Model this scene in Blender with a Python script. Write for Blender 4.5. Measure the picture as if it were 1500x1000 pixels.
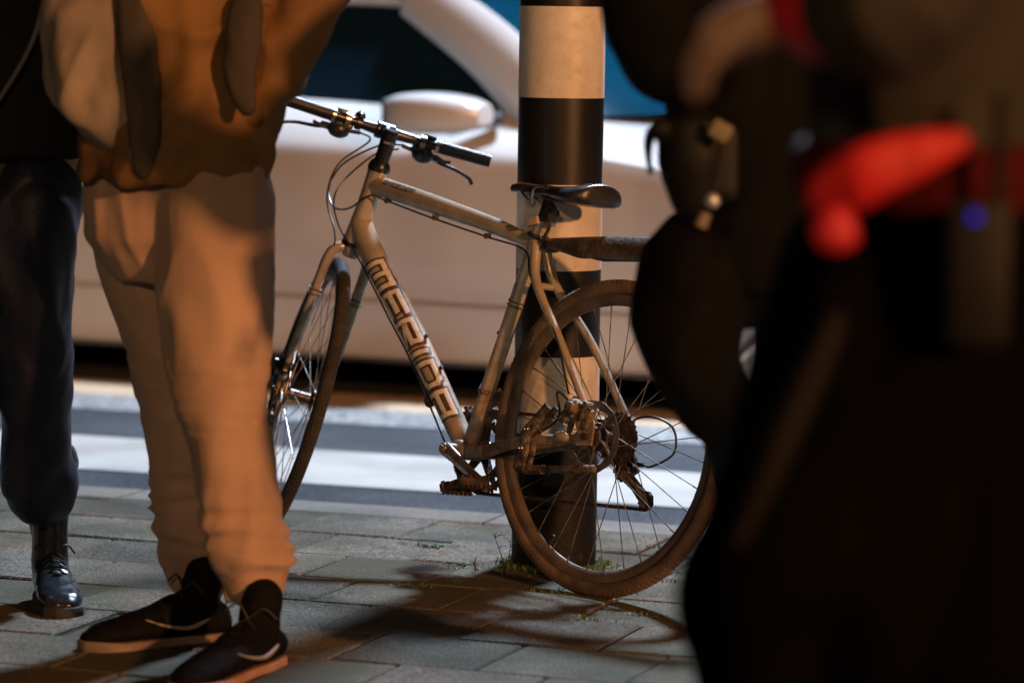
import bpy, bmesh, math, random
from math import pi, sin, cos, radians
from mathutils import Vector, Matrix, noise, Quaternion
random.seed(7)
for o in list(bpy.data.objects): bpy.data.objects.remove(o)
C = bpy.context.scene.collection
S = bpy.context.scene
V = Vector

# ------------------------------------------------------------------ camera
CAM_H, PITCH, ROLL, FPX = 1.2524, 0.0947541, 0.0154092, 5034.4
cam_d = bpy.data.cameras.new("camera"); cam = bpy.data.objects.new("camera", cam_d); C.objects.link(cam)
cam_d.sensor_width = 36; cam_d.lens = FPX / 1500 * 36; cam_d.clip_start = .05; cam_d.clip_end = 500
cam.location = (0, 0, CAM_H)
cam.rotation_mode = 'QUATERNION'
cam.rotation_quaternion = Matrix.Rotation(pi / 2 - PITCH, 3, 'X').to_quaternion() @ Matrix.Rotation(ROLL, 3, 'Z').to_quaternion()
cam_d.dof.use_dof = True; cam_d.dof.focus_distance = 7.5; cam_d.dof.aperture_fstop = 2.5
cam_d.dof.aperture_blades = 0
S.camera = cam
S.view_settings.view_transform = 'Standard'; S.view_settings.look = 'None'
S.view_settings.exposure = 0; S.view_settings.gamma = 1

# ------------------------------------------------------------------ night sky
w = bpy.data.worlds.new("World"); S.world = w; w.use_nodes = True
nt = w.node_tree
sky = nt.nodes.new('ShaderNodeTexSky'); sky.sky_type = 'NISHITA'; sky.sun_disc = False
sky.sun_elevation = radians(-4.0); sky.sun_rotation = radians(28)
nt.links.new(sky.outputs[0], nt.nodes['Background'].inputs[0]); nt.nodes['Background'].inputs[1].default_value = .08

# ------------------------------------------------------------------ street lighting
def street_light(name, loc, target, power, col, size):
    d = bpy.data.lights.new(name, 'AREA'); d.shape = 'DISK'; d.size = size; d.energy = power; d.color = col
    o = bpy.data.objects.new(name, d); C.objects.link(o); o.location = loc
    o.rotation_euler = (V(target) - V(loc)).to_track_quat('-Z', 'Y').to_euler()
    return o
street_light("cool_street_light", (1.95, 11.9, 6.5), (-.1, 8.2, 0), 1800, (.64, .78, 1.0), .8)
street_light("orange_street_light", (14.0, -13.5, 6.6), (0, 8, .6), 5900, (1.0, .43, .16), .9)
pd = bpy.data.lights.new("pale_lamp", 'SPOT'); pd.energy = 980; pd.color = (1.0, .60, .29); pd.shadow_soft_size = .15
pd.spot_size = radians(17.5); pd.spot_blend = .45
po = bpy.data.objects.new("pale_lamp", pd); C.objects.link(po); po.location = (-1.5, -5.6, 4.3)
po.rotation_euler = (V((-.10, 8.6, .72)) - po.location).to_track_quat('-Z', 'Y').to_euler()

# ------------------------------------------------------------------ pixel (of the 1500 px photo) and depth -> point
def at(x, y, Y):
    X, Z = x - 750, y - 500
    X, Z = X * cos(ROLL) + Z * sin(ROLL), -X * sin(ROLL) + Z * cos(ROLL)
    c, s = cos(PITCH), sin(PITCH)
    d = V((X, FPX * c - Z * s, -FPX * s - Z * c))
    return d * (Y / d.y) + V((0, 0, CAM_H))

# ------------------------------------------------------------------ materials
def mat(name, col, col2=None, scale=8., rough=.6, metal=0., bump=0., bscale=60., rough2=None, detail=6, lo=.35, hi=.65,
        dirt=None, dirt_z=None, coat=0., spec=.5, stretch=None, sheen=0.):
    m = bpy.data.materials.new(name); m.use_nodes = True
    t = m.node_tree; L = t.links; b = t.nodes['Principled BSDF']
    b.inputs['Roughness'].default_value = rough; b.inputs['Metallic'].default_value = metal
    b.inputs['Coat Weight'].default_value = coat; b.inputs['Specular IOR Level'].default_value = spec
    b.inputs['Sheen Weight'].default_value = sheen
    b.inputs['Base Color'].default_value = (*col, 1)
    tc = t.nodes.new('ShaderNodeTexCoord'); src = tc.outputs['Object']
    if stretch:
        mp = t.nodes.new('ShaderNodeMapping'); mp.inputs['Scale'].default_value = stretch
        L.new(src, mp.inputs[0]); src = mp.outputs[0]
    cur = None
    if col2:
        n = t.nodes.new('ShaderNodeTexNoise'); n.inputs['Scale'].default_value = scale; n.inputs['Detail'].default_value = detail
        L.new(src, n.inputs['Vector'])
        r = t.nodes.new('ShaderNodeMapRange'); r.inputs[1].default_value = lo; r.inputs[2].default_value = hi
        L.new(n.outputs[0], r.inputs[0])
        mx = t.nodes.new('ShaderNodeMix'); mx.data_type = 'RGBA'
        mx.inputs[6].default_value = (*col, 1); mx.inputs[7].default_value = (*col2, 1)
        L.new(r.outputs[0], mx.inputs[0]); cur = mx.outputs[2]
        if rough2 is not None:
            rr = t.nodes.new('ShaderNodeMapRange'); rr.inputs[3].default_value = rough; rr.inputs[4].default_value = rough2
            L.new(r.outputs[0], rr.inputs[0]); L.new(rr.outputs[0], b.inputs['Roughness'])
    if dirt:   # mud and road dirt, heavier low on the thing (dirt_z = height clean, height dirty)
        sp = t.nodes.new('ShaderNodeSeparateXYZ'); L.new(tc.outputs['Object'], sp.inputs[0])
        g = t.nodes.new('ShaderNodeMapRange'); g.inputs[1].default_value = dirt_z[0]; g.inputs[2].default_value = dirt_z[1]
        L.new(sp.outputs[2], g.inputs[0])
        n2 = t.nodes.new('ShaderNodeTexNoise'); n2.inputs['Scale'].default_value = 34; n2.inputs['Detail'].default_value = 8
        n2.inputs['Roughness'].default_value = .65
        L.new(tc.outputs['Object'], n2.inputs['Vector'])
        ma = t.nodes.new('ShaderNodeMath'); ma.operation = 'ADD'; L.new(g.outputs[0], ma.inputs[0]); L.new(n2.outputs[0], ma.inputs[1])
        r2 = t.nodes.new('ShaderNodeMapRange'); r2.inputs[1].default_value = .66; r2.inputs[2].default_value = 1.12
        L.new(ma.outputs[0], r2.inputs[0])
        m2 = t.nodes.new('ShaderNodeMix'); m2.data_type = 'RGBA'; m2.inputs[7].default_value = (*dirt, 1)
        if cur: L.new(cur, m2.inputs[6])
        else: m2.inputs[6].default_value = (*col, 1)
        L.new(r2.outputs[0], m2.inputs[0]); cur = m2.outputs[2]
        r3 = t.nodes.new('ShaderNodeMapRange'); r3.inputs[3].default_value = rough; r3.inputs[4].default_value = .85
        L.new(r2.outputs[0], r3.inputs[0]); L.new(r3.outputs[0], b.inputs['Roughness'])
        r4 = t.nodes.new('ShaderNodeMapRange'); r4.inputs[3].default_value = metal; r4.inputs[4].default_value = 0
        L.new(r2.outputs[0], r4.inputs[0]); L.new(r4.outputs[0], b.inputs['Metallic'])
    if cur: L.new(cur, b.inputs['Base Color'])
    if bump:
        nb = t.nodes.new('ShaderNodeTexNoise'); nb.inputs['Scale'].default_value = bscale; nb.inputs['Detail'].default_value = 6
        L.new(src, nb.inputs['Vector'])
        bp = t.nodes.new('ShaderNodeBump'); bp.inputs['Strength'].default_value = bump; bp.inputs['Distance'].default_value = .01
        L.new(nb.outputs[0], bp.inputs['Height']); L.new(bp.outputs[0], b.inputs['Normal'])
    return m

MUD = (.17, .105, .058)
M = {}
M['frame'] = mat('champagne_paint', (.56, .475, .36), (.42, .35, .26), 22, .27, .40, bump=.06, bscale=200, dirt=MUD, dirt_z=(.76, -.12))
M['frame_dark'] = mat('decal_dark', (.035, .022, .014), (.09, .055, .03), 60, .5)
M['decal_light'] = mat('decal_cream', (.58, .52, .42), (.22, .16, .10), 75, .45, lo=.52, hi=.78)
M['black_metal'] = mat('black_anodised', (.006, .006, .008), (.010, .010, .012), 40, .30, 0, spec=.45)
M['rubber_grip'] = mat('grip_rubber', (.008, .008, .009), None, rough=.36, spec=.4, bump=.2, bscale=300)
M['tyre'] = mat('dusty_tyre', (.040, .030, .023), (.15, .095, .056), 16, .8, bump=.5, bscale=260, lo=.3, hi=.66)
M['tyre_dark'] = mat('dark_tyre', (.020, .018, .017), (.060, .045, .034), 16, .75, bump=.5, bscale=260, lo=.42, hi=.75)
M['rim'] = mat('dusty_rim', (.14, .105, .075), (.07, .046, .03), 14, .5, .25, bump=.2, bscale=120)
M['spoke'] = mat('steel_spoke', (.34, .31, .28), (.14, .10, .07), 30, .38, .8)
M['hub'] = mat('hub_black', (.03, .03, .032), (.09, .06, .04), 60, .35, .5)
M['muddy'] = mat('muddy_steel', (.26, .20, .135), (.045, .030, .020), 55, .55, .45, bump=.7, bscale=180)
M['mud_dark'] = mat('muddy_black_steel', (.03, .02, .014), (.10, .06, .036), 70, .6, .4, bump=.7, bscale=200, lo=.45)
M['chrome'] = mat('worn_aluminium', (.55, .52, .48), (.28, .22, .17), 40, .28, .9)
M['disc'] = mat('brake_disc_steel', (.30, .25, .2), (.12, .08, .05), 50, .4, .8)
M['saddle'] = mat('saddle_black', (.016, .016, .018), (.028, .026, .026), 30, .34, 0, bump=.12, bscale=150)
M['saddle_trim'] = mat('saddle_trim', (.30, .29, .28), (.18, .16, .14), 30, .35)
M['plastic'] = mat('black_plastic', (.016, .016, .018), None, rough=.35)
M['mudguard'] = mat('muddy_plastic', (.045, .036, .03), (.15, .10, .066), 24, .38, bump=.3, bscale=90, lo=.42, hi=.7)
M['reflector'] = mat('reflector_pale', (.55, .42, .34), (.4, .28, .2), 50, .3)
M['cable'] = mat('cable_housing', (.02, .019, .018), None, rough=.35)

# ------------------------------------------------------------------ mesh helpers
class MB:
    def __init__(s): s.v = []; s.f = []
    def add(s, vs, fs):
        n = len(s.v); s.v += [V(p) for p in vs]; s.f += [tuple(i + n for i in f) for f in fs]
    def tf(s, fn): s.v = [fn(p) for p in s.v]; return s
    def tube(s, pts, r, seg=12, flat=None, cap=True, closed=False):
        """r: number or list; flat: (scale of side axis, scale of up axis) for an oval section"""
        pts = [V(p) for p in pts]; n = len(pts)
        rs = r if isinstance(r, (list, tuple)) else [r] * n
        up = None; rings = []
        for i, p in enumerate(pts):
            if closed: d = pts[(i + 1) % n] - pts[i - 1]
            elif i == 0: d = pts[1] - p
            elif i == n - 1: d = p - pts[-2]
            else: d = (pts[i + 1] - p).normalized() + (p - pts[i - 1]).normalized()
            d.normalize()
            if up is None:
                a = V((0, 1, 0)) if abs(d.y) < .9 else V((0, 0, 1))
                up = a
            sd = (up - d * up.dot(d)).normalized(); up = sd
            t2 = d.cross(sd)
            fa, fb = flat if flat else (1, 1)
            rings.append([p + sd * cos(2 * pi * k / seg) * rs[i] * fa + t2 * sin(2 * pi * k / seg) * rs[i] * fb for k in range(seg)])
        vs = [q for ring in rings for q in ring]; fs = []
        m = n if closed else n - 1
        for i in range(m):
            j = (i + 1) % n
            for k in range(seg):
                k2 = (k + 1) % seg
                fs.append((i * seg + k, i * seg + k2, j * seg + k2, j * seg + k))
        if cap and not closed:
            fs.append(tuple(range(seg))[::-1]); fs.append(tuple((n - 1) * seg + k for k in range(seg)))
        s.add(vs, fs); return s
    def cyl(s, a, b, r, seg=20, r2=None, bev=0):
        a, b = V(a), V(b); d = (b - a).normalized(); r2 = r if r2 is None else r2
        if bev: return s.tube([a, a + d * 1e-5, a + d * bev, b - d * bev, b - d * 1e-5, b], [r * .001, r - bev, r, r2, r2 - bev, r2 * .001], seg)
        return s.tube([a, b], [r, r2], seg)
    def ball(s, c, r, seg=14, sc=(1, 1, 1)):
        c = V(c); vs = []; fs = []; h = seg // 2
        for i in range(h + 1):
            t = pi * i / h
            for k in range(seg):
                q = 2 * pi * k / seg
                vs.append(c + V((r * sc[0] * sin(t) * cos(q), r * sc[1] * sin(t) * sin(q), r * sc[2] * cos(t))))
        for i in range(h):
            for k in range(seg):
                fs.append((i * seg + k, (i + 1) * seg + k, (i + 1) * seg + (k + 1) % seg, i * seg + (k + 1) % seg))
        s.add(vs, fs); return s
    def box(s, c, size, rot=None, bev=.0):
        bm = bmesh.new(); bmesh.ops.create_cube(bm, size=1)
        for v in bm.verts: v.co = V((v.co.x * size[0], v.co.y * size[1], v.co.z * size[2]))
        if bev: bmesh.ops.bevel(bm, geom=bm.edges[:], offset=bev, segments=2, affect='EDGES', profile=.6)
        bm.verts.index_update()
        R = rot.to_matrix() if isinstance(rot, (Quaternion,)) else (rot if rot else Matrix.Identity(3))
        s.add([R @ v.co + V(c) for v in bm.verts], [tuple(v.index for v in f.verts) for f in bm.faces]); bm.free(); return s
    def ring(s, c, axis, R, r, seg=72, sub=10, flat=(1, 1)):
        axis = V(axis).normalized(); a = axis.orthogonal().normalized(); b = axis.cross(a)
        vs = []; fs = []
        for i in range(seg):
            t = 2 * pi * i / seg; rad = a * cos(t) + b * sin(t)
            for k in range(sub):
                q = 2 * pi * k / sub
                vs.append(V(c) + rad * (R + r * flat[0] * cos(q)) + axis * r * flat[1] * sin(q))
        for i in range(seg):
            for k in range(sub):
                j = (i + 1) % seg; k2 = (k + 1) % sub
                fs.append((i * sub + k, j * sub + k, j * sub + k2, i * sub + k2))
        s.add(vs, fs); return s
    def prism(s, outline, fn, d0, d1):
        """outline: 2D points; fn(u, v, d) -> point; thickness from d0 to d1"""
        n = len(outline)
        vs = [fn(u, v, d0) for u, v in outline] + [fn(u, v, d1) for u, v in outline]
        fs = [tuple(range(n))[::-1], tuple(range(n, 2 * n))] + [(i, (i + 1) % n, n + (i + 1) % n, n + i) for i in range(n)]
        s.add(vs, fs); return s
    def build(s, name, m, parent=None, smooth=True, bev=0, sub=0):
        me = bpy.data.meshes.new(name); me.from_pydata([tuple(p) for p in s.v], [], s.f); me.materials.append(m)
        bm = bmesh.new(); bm.from_mesh(me); bmesh.ops.recalc_face_normals(bm, faces=bm.faces[:]); bm.to_mesh(me); bm.free()
        o = bpy.data.objects.new(name, me); C.objects.link(o)
        if parent: o.parent = parent
        if smooth:
            me.shade_smooth()
            me.set_sharp_from_angle(angle=radians(38))
        if bev:
            md = o.modifiers.new('bevel', 'BEVEL'); md.width = bev; md.segments = 2
        if sub:
            md = o.modifiers.new('sub', 'SUBSURF'); md.levels = sub; md.render_levels = sub
        return o
def tag(o, label=None, cat=None, group=None, kind=None):
    if label: o['label'] = label
    if cat: o['category'] = cat
    if group: o['group'] = group
    if kind: o['kind'] = kind
    return o
def empty(name, loc=(0, 0, 0), rot=(0, 0, 0)):
    o = bpy.data.objects.new(name, None); o.empty_display_size = .1; C.objects.link(o); o.location = loc; o.rotation_euler = rot; return o
def bez(pts, n=10):
    """smooth curve through the points (Catmull-Rom)"""
    P = [V(p) for p in pts]; P = [P[0] * 2 - P[1]] + P + [P[-1] * 2 - P[-2]]; out = []
    for i in range(1, len(P) - 2):
        for k in range(n):
            t = k / n; a, b, c, d = P[i - 1], P[i], P[i + 1], P[i + 2]
            out.append(.5 * ((2 * b) + (c - a) * t + (2 * a - 5 * b + 4 * c - d) * t * t + (3 * b - a - 3 * c + d) * t ** 3))
    out.append(P[-2]); return out
def lerp(a, b, t): return a + (b - a) * t
def even(pts, rs, n):
    acc = [0]
    for a, b in zip(pts, pts[1:]): acc.append(acc[-1] + (b - a).length)
    po, ro = [], []; k = 0
    for i in range(n + 1):
        t = acc[-1] * i / n
        while k < len(acc) - 2 and acc[k + 1] < t: k += 1
        f = (t - acc[k]) / max(1e-9, acc[k + 1] - acc[k]); po.append(lerp(pts[k], pts[k + 1], f)); ro.append(lerp(rs[k], rs[k + 1], f))
    return po, ro
def smooth_radii(pts_r, n=10):
    return [p.x for p in bez([(r, 0, 0) for r in pts_r], n)]

# ================================================================== SETTING
YAW = math.atan2(-.60, 1.70)           # the kerb runs away to the left
kd = V((cos(YAW), sin(YAW), 0)); kn = V((-sin(YAW), cos(YAW), 0))   # along the kerb / towards the road
K0 = V((-.325, 8.67, 0))
RZ = -.06
def gp(a, b, z=0): return V((K0.x, K0.y, 0)) + kd * a + kn * b + V((0, 0, z))
def sheet(name, a0, a1, b0, b1, z, m, na=1, nb=1, label=None):
    mb = MB(); vs = []; fs = []
    for j in range(nb + 1):
        for i in range(na + 1): vs.append(gp(lerp(a0, a1, i / na), lerp(b0, b1, j / nb), z))
    for j in range(nb):
        for i in range(na): k = j * (na + 1) + i; fs.append((k, k + 1, k + na + 2, k + na + 1))
    mb.add(vs, fs); o = mb.build(name, m, smooth=False); tag(o, label, kind='structure'); return o

def ground_mat(name, c1, c2, fine, grain=500, rough=.75, c3=None, bump=.5):
    m = bpy.data.materials.new(name); m.use_nodes = True; t = m.node_tree; L = t.links; b = t.nodes['Principled BSDF']
    b.inputs['Roughness'].default_value = rough; b.inputs['Specular IOR Level'].default_value = .12
    tc = t.nodes.new('ShaderNodeTexCoord')
    n1 = t.nodes.new('ShaderNodeTexNoise'); n1.inputs['Scale'].default_value = 3.2; n1.inputs['Detail'].default_value = 7
    n2 = t.nodes.new('ShaderNodeTexNoise'); n2.inputs['Scale'].default_value = grain; n2.inputs['Detail'].default_value = 2
    for n in (n1, n2): L.new(tc.outputs['Object'], n.inputs['Vector'])
    r1 = t.nodes.new('ShaderNodeMapRange'); r1.inputs[1].default_value = .35; r1.inputs[2].default_value = .65; L.new(n1.outputs[0], r1.inputs[0])
    mx = t.nodes.new('ShaderNodeMix'); mx.data_type = 'RGBA'; mx.inputs[6].default_value = (*c1, 1); mx.inputs[7].default_value = (*c2, 1)
    L.new(r1.outputs[0], mx.inputs[0])
    r2 = t.nodes.new('ShaderNodeMapRange'); r2.inputs[1].default_value = .3; r2.inputs[2].default_value = .7
    r2.inputs[3].default_value = 1 - fine; r2.inputs[4].default_value = 1 + fine; L.new(n2.outputs[0], r2.inputs[0])
    hs = t.nodes.new('ShaderNodeHueSaturation'); L.new(mx.outputs[2], hs.inputs['Color']); L.new(r2.outputs[0], hs.inputs['Value'])
    L.new(hs.outputs[0], b.inputs['Base Color'])
    bp = t.nodes.new('ShaderNodeBump'); bp.inputs['Strength'].default_value = bump; bp.inputs['Distance'].default_value = .004
    L.new(n2.outputs[0], bp.inputs['Height']); L.new(bp.outputs[0], b.inputs['Normal'])
    return m
asphalt = ground_mat('asphalt', (.040, .044, .050), (.058, .062, .068), .95, 170, .8)
asphalt_near = ground_mat('asphalt_channel', (.032, .035, .041), (.046, .049, .055), .95, 170, .8)
warm_lit_asphalt = ground_mat('asphalt_warm_light', (.50, .37, .24), (.38, .28, .18), .45, 300, .8)  # orange lamplight on the road put into this tan colour
paint_mat = ground_mat('road_paint', (.40, .38, .345), (.30, .285, .26), .16, 300, .55, bump=.2)
base_mat = ground_mat('sand_bed', (.05, .045, .035), (.03, .03, .022), .5, 300, .9)

# worn, gritty paint: paint with asphalt grain showing through
def worn_paint():
    m = ground_mat('worn_road_paint', (.36, .36, .34), (.28, .28, .27), .2, 200, .7)
    t = m.node_tree; L = t.links; b = t.nodes['Principled BSDF']; src = b.inputs['Base Color'].links[0].from_socket
    tc = t.nodes.new('ShaderNodeTexCoord'); n = t.nodes.new('ShaderNodeTexNoise'); n.inputs['Scale'].default_value = 60; n.inputs['Detail'].default_value = 5
    L.new(tc.outputs['Object'], n.inputs['Vector'])
    r = t.nodes.new('ShaderNodeMapRange'); r.inputs[1].default_value = .40; r.inputs[2].default_value = .58; L.new(n.outputs[0], r.inputs[0])
    mx = t.nodes.new('ShaderNodeMix'); mx.data_type = 'RGBA'; mx.inputs[6].default_value = (.09, .095, .10, 1)
    L.new(r.outputs[0], mx.inputs[0]); L.new(src, mx.inputs[7]); L.new(mx.outputs[2], b.inputs['Base Color'])
    return m
worn = worn_paint()

sheet('ground', -60, 60, -30, .0, -.14, base_mat, label='dark bed of sand under the pavement tiles')
sheet('road', -200, 200, .02, 200, RZ, asphalt, label='grey asphalt carriageway behind the bicycle')
sheet('road_channel', -60, 60, .03, .68, RZ + .004, asphalt_near, label='darker asphalt strip between kerb and white line')
sheet('road_marking', -60, 60, .68, 1.37, RZ + .008, paint_mat, label='broad white painted line along the road')
sheet('worn_marking', -60, 60, 2.05, 2.44, RZ + .004, worn, label='worn gritty white line further out on the road')
sheet('warm_light_strip', -60, 60, 2.44, 2.86, RZ + .004, warm_lit_asphalt, label='strip of road under the edge of the white car with warm light painted into its colour')  # warm light inside the car's cool shadow, painted as a sandy strip

# pavement: 30 cm tiles laid in half bond, rows parallel to the kerb, moss and sand in the joints
def tile_mat():
    m = ground_mat('concrete_tile', (.142, .118, .092), (.070, .060, .046), .75, 180, .9, bump=.9)
    t = m.node_tree; L = t.links; b = t.nodes['Principled BSDF']; src = b.inputs['Base Color'].links[0].from_socket
    at_ = t.nodes.new('ShaderNodeAttribute'); at_.attribute_name = 'tone'
    ml = t.nodes.new('ShaderNodeMix'); ml.data_type = 'RGBA'; ml.blend_type = 'MULTIPLY'; ml.inputs[0].default_value = 1
    L.new(src, ml.inputs[6]); L.new(at_.outputs['Color'], ml.inputs[7])
    # moss and dirt creeping over the tiles
    tc = t.nodes.new('ShaderNodeTexCoord'); n = t.nodes.new('ShaderNodeTexNoise'); n.inputs['Scale'].default_value = 2.1; n.inputs['Detail'].default_value = 9
    n.inputs['Roughness'].default_value = .66
    L.new(tc.outputs['Object'], n.inputs['Vector'])
    n3 = t.nodes.new('ShaderNodeTexNoise'); n3.inputs['Scale'].default_value = 9; n3.inputs['Detail'].default_value = 10; n3.inputs['Roughness'].default_value = .7
    L.new(tc.outputs['Object'], n3.inputs['Vector']); r3 = t.nodes.new('ShaderNodeMapRange'); r3.inputs[1].default_value = .52; r3.inputs[2].default_value = .70; r3.inputs[4].default_value = .75; L.new(n3.outputs[0], r3.inputs[0])
    m3 = t.nodes.new('ShaderNodeMix'); m3.data_type = 'RGBA'; m3.inputs[7].default_value = (.035, .030, .022, 1); L.new(r3.outputs[0], m3.inputs[0]); L.new(ml.outputs[2], m3.inputs[6]); ml = m3
    r = t.nodes.new('ShaderNodeMapRange'); r.inputs[1].default_value = .46; r.inputs[2].default_value = .64; r.inputs[4].default_value = .85; L.new(n.outputs[0], r.inputs[0])
    mx = t.nodes.new('ShaderNodeMix'); mx.data_type = 'RGBA'; mx.inputs[7].default_value = (.060, .060, .036, 1)
    L.new(r.outputs[0], mx.inputs[0]); L.new(ml.outputs[2], mx.inputs[6]); L.new(mx.outputs[2], b.inputs['Base Color'])
    return m
tiles = MB(); tones = []
T = .30; G = .0042
tile_m = tile_mat()
POST = V((.103, 7.786, 0))
for row in range(-1, -30, -1):
    b0 = -.16 + row * T
    for col in range(-16, 17):
        a0 = col * T + (T / 2 if row % 2 else 0) + .07
        dz = random.uniform(-.0025, .0025); tx = random.uniform(-.011, .011); ty = random.uniform(-.009, .009)
        g = G / 2 + random.uniform(0, .003)
        j = [random.uniform(-.003, .003) for _ in range(4)]
        bv = .004
        c = gp(a0 + T / 2, b0 + T / 2)
        if row < -9 and (c - V((0, 6.6, 0))).length > 3.6: continue
        def q(a, b, z, e=0): return gp(a0 + a, b0 + b, z + dz + (a - T / 2) * tx + (b - T / 2) * ty)
        lo_ = [(g + j[0], g), (T - g, g + j[1]), (T - g + j[2], T - g), (g, T - g + j[3])]
        vs = [q(a, b, -.05) for a, b in lo_] + [q(a, b, -bv) for a, b in lo_]
        vs += [q(a + (bv if a < T / 2 else -bv), b + (bv if b < T / 2 else -bv), 0) for a, b in lo_]
        fs = [(8, 9, 10, 11)] + [(i + 4 * k, (i + 1) % 4 + 4 * k, (i + 1) % 4 + 4 * k + 4, i + 4 * k + 4) for i in range(4) for k in (0, 1)]
        tiles.add(vs, fs)
        tn = random.uniform(.62, 1.18)
        tones += [(tn * random.uniform(.97, 1.03), tn, tn * random.uniform(.93, 1.02), 1)] * 12
pv = tiles.build('pavement', tile_m, smooth=False)
ca = pv.data.color_attributes.new('tone', 'FLOAT_COLOR', 'POINT')
for i, c in enumerate(tones): ca.data[i].color = c
tag(pv, 'grey green concrete tile pavement under the bicycle', kind='structure')
joint = ground_mat('joint_sand', (.028, .024, .017), (.022, .030, .014), .6, 250, .95)
sheet('pavement_joints', -8, 8, -9, -.16, -.0052, joint, label='sand and moss filling the joints of the pavement')
kb = MB()
for i in range(-8, 9):
    a0 = i * 1.0 + .33
    kb.prism([(-.156, -.15), (-.156, -.003), (-.150, .002), (.015, .002), (.022, -.006), (.026, -.15)],
             lambda u, v, d, a0=a0: gp(a0 + d, u, v), .004, .996)
kbo = kb.build('kerb', ground_mat('kerb_concrete', (.17, .15, .125), (.11, .10, .08), .5, 300, .75), smooth=False)
tag(kbo, 'concrete kerb stones edging the tiled pavement', kind='structure')

# grass and moss tufts in the joints around the foot of the post
gm = mat('grass_blades', (.055, .11, .022), (.10, .15, .04), 30, .6)
tf = MB(); random.seed(11)
def blade(c, h, lean, wd=.0016):
    a = random.uniform(0, 2 * pi); d = V((cos(a), sin(a), 0)); sdv = V((-sin(a), cos(a), 0)) * wd
    p0 = V(c); p1 = p0 + d * lean * .35 + V((0, 0, h * .65)); p2 = p0 + d * lean + V((0, 0, h))
    tf.add([p0 - sdv, p0 + sdv, p1 + sdv * .8, p1 - sdv * .8, p2], [(0, 1, 2, 3), (3, 2, 4)])
for k in range(1500):   # ring round the post foot
    a = random.gauss(-pi / 2, 1.5); r = .102 + abs(random.gauss(0, .017))
    blade(POST + V((cos(a) * r, sin(a) * r, -.004)), random.uniform(.005, .022), random.uniform(.002, .012))
clumps = [(700, 835, 90, .045), (683, 828, 60, .03), (975, 803, 110, .03), (1000, 806, 60, .02), (890, 868, 90, .05), (870, 790, 60, .03),
          (600, 857, 40, .03), (640, 800, 60, .03), (650, 800, 40, .05), (1015, 840, 60, .05), (960, 850, 60, .06), (800, 868, 80, .05), (850, 872, 60, .05), (840, 905, 50, .05), (930, 900, 40, .04)]
H_, f_ = CAM_H, FPX
def gpt(x, y):
    d = at(x, y, 1.0) - V((0, 0, CAM_H)); return V((0, 0, CAM_H)) + d * (CAM_H / -d.z)
for x, y, n, s in clumps:
    c = gpt(x, y)
    for k in range(int(n * 1.6)):
        blade(c + kd * random.gauss(0, s) + kn * random.gauss(0, .006) + V((0, 0, -.006)), random.uniform(.004, .015), random.uniform(.002, .014))
go = tf.build('grass', gm, smooth=False); tag(go, 'short green tufts of grass and moss in the tile joints', 'grass', kind='stuff')
# dry leaf litter scraps round the post
lf = MB()
for k in range(90):
    a = random.uniform(-pi, 0); r = .11 + abs(random.gauss(0, .05)); c = POST + V((cos(a) * r, sin(a) * r, .003)); s = random.uniform(.003, .009)
    n_ = V((random.gauss(0, .4), random.gauss(0, .4), 1)).normalized(); u_ = n_.orthogonal().normalized() * s; v_ = n_.cross(u_) * .6
    lf.add([c - u_, c + v_, c + u_, c - v_], [(0, 1, 2, 3)])
tag(lf.build('leaf_litter', mat('dead_leaf', (.10, .065, .03), (.05, .03, .015), 40, .8), smooth=False), 'dry brown scraps of leaf around the foot of the post', 'litter', kind='stuff')
# thin twiggy weed by the post
def weed(x, y, hpx, label, stems):
    r = empty('weed', gpt(x, y)); tag(r, label, 'weed', 'dry weeds growing by the post')
    tm = M['twig']; tw = MB()
    for k in range(stems):
        a = random.uniform(0, 2 * pi); h = hpx * random.uniform(.6, 1)
        p = bez([(0, 0, -.01), (cos(a) * h * .12, sin(a) * h * .12, h * .4), (cos(a) * h * .35, sin(a) * h * .2, h)], 5)
        tw.tube(p, [.0016 * (1 - .7 * i / len(p)) for i in range(len(p))], 5)
        for j in range(4):
            q = p[random.randrange(3, len(p) - 1)]; b = random.uniform(0, 2 * pi); e = q + V((cos(b), sin(b), random.uniform(.2, .9))) * h * .22
            tw.tube([q, lerp(q, e, .5) + V((0, 0, .004)), e], [.0009, .0008, .0004], 4)
    tw.build('stem', tm, r)
M['twig'] = mat('dry_twig', (.085, .055, .03), (.05, .035, .02), 50, .8)
weed(742, 842, .11, 'thin dry twiggy weed standing left of the post foot', 2)
weed(697, 838, .035, 'low spreading dry weed left of the taller twiggy weed', 4)

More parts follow.
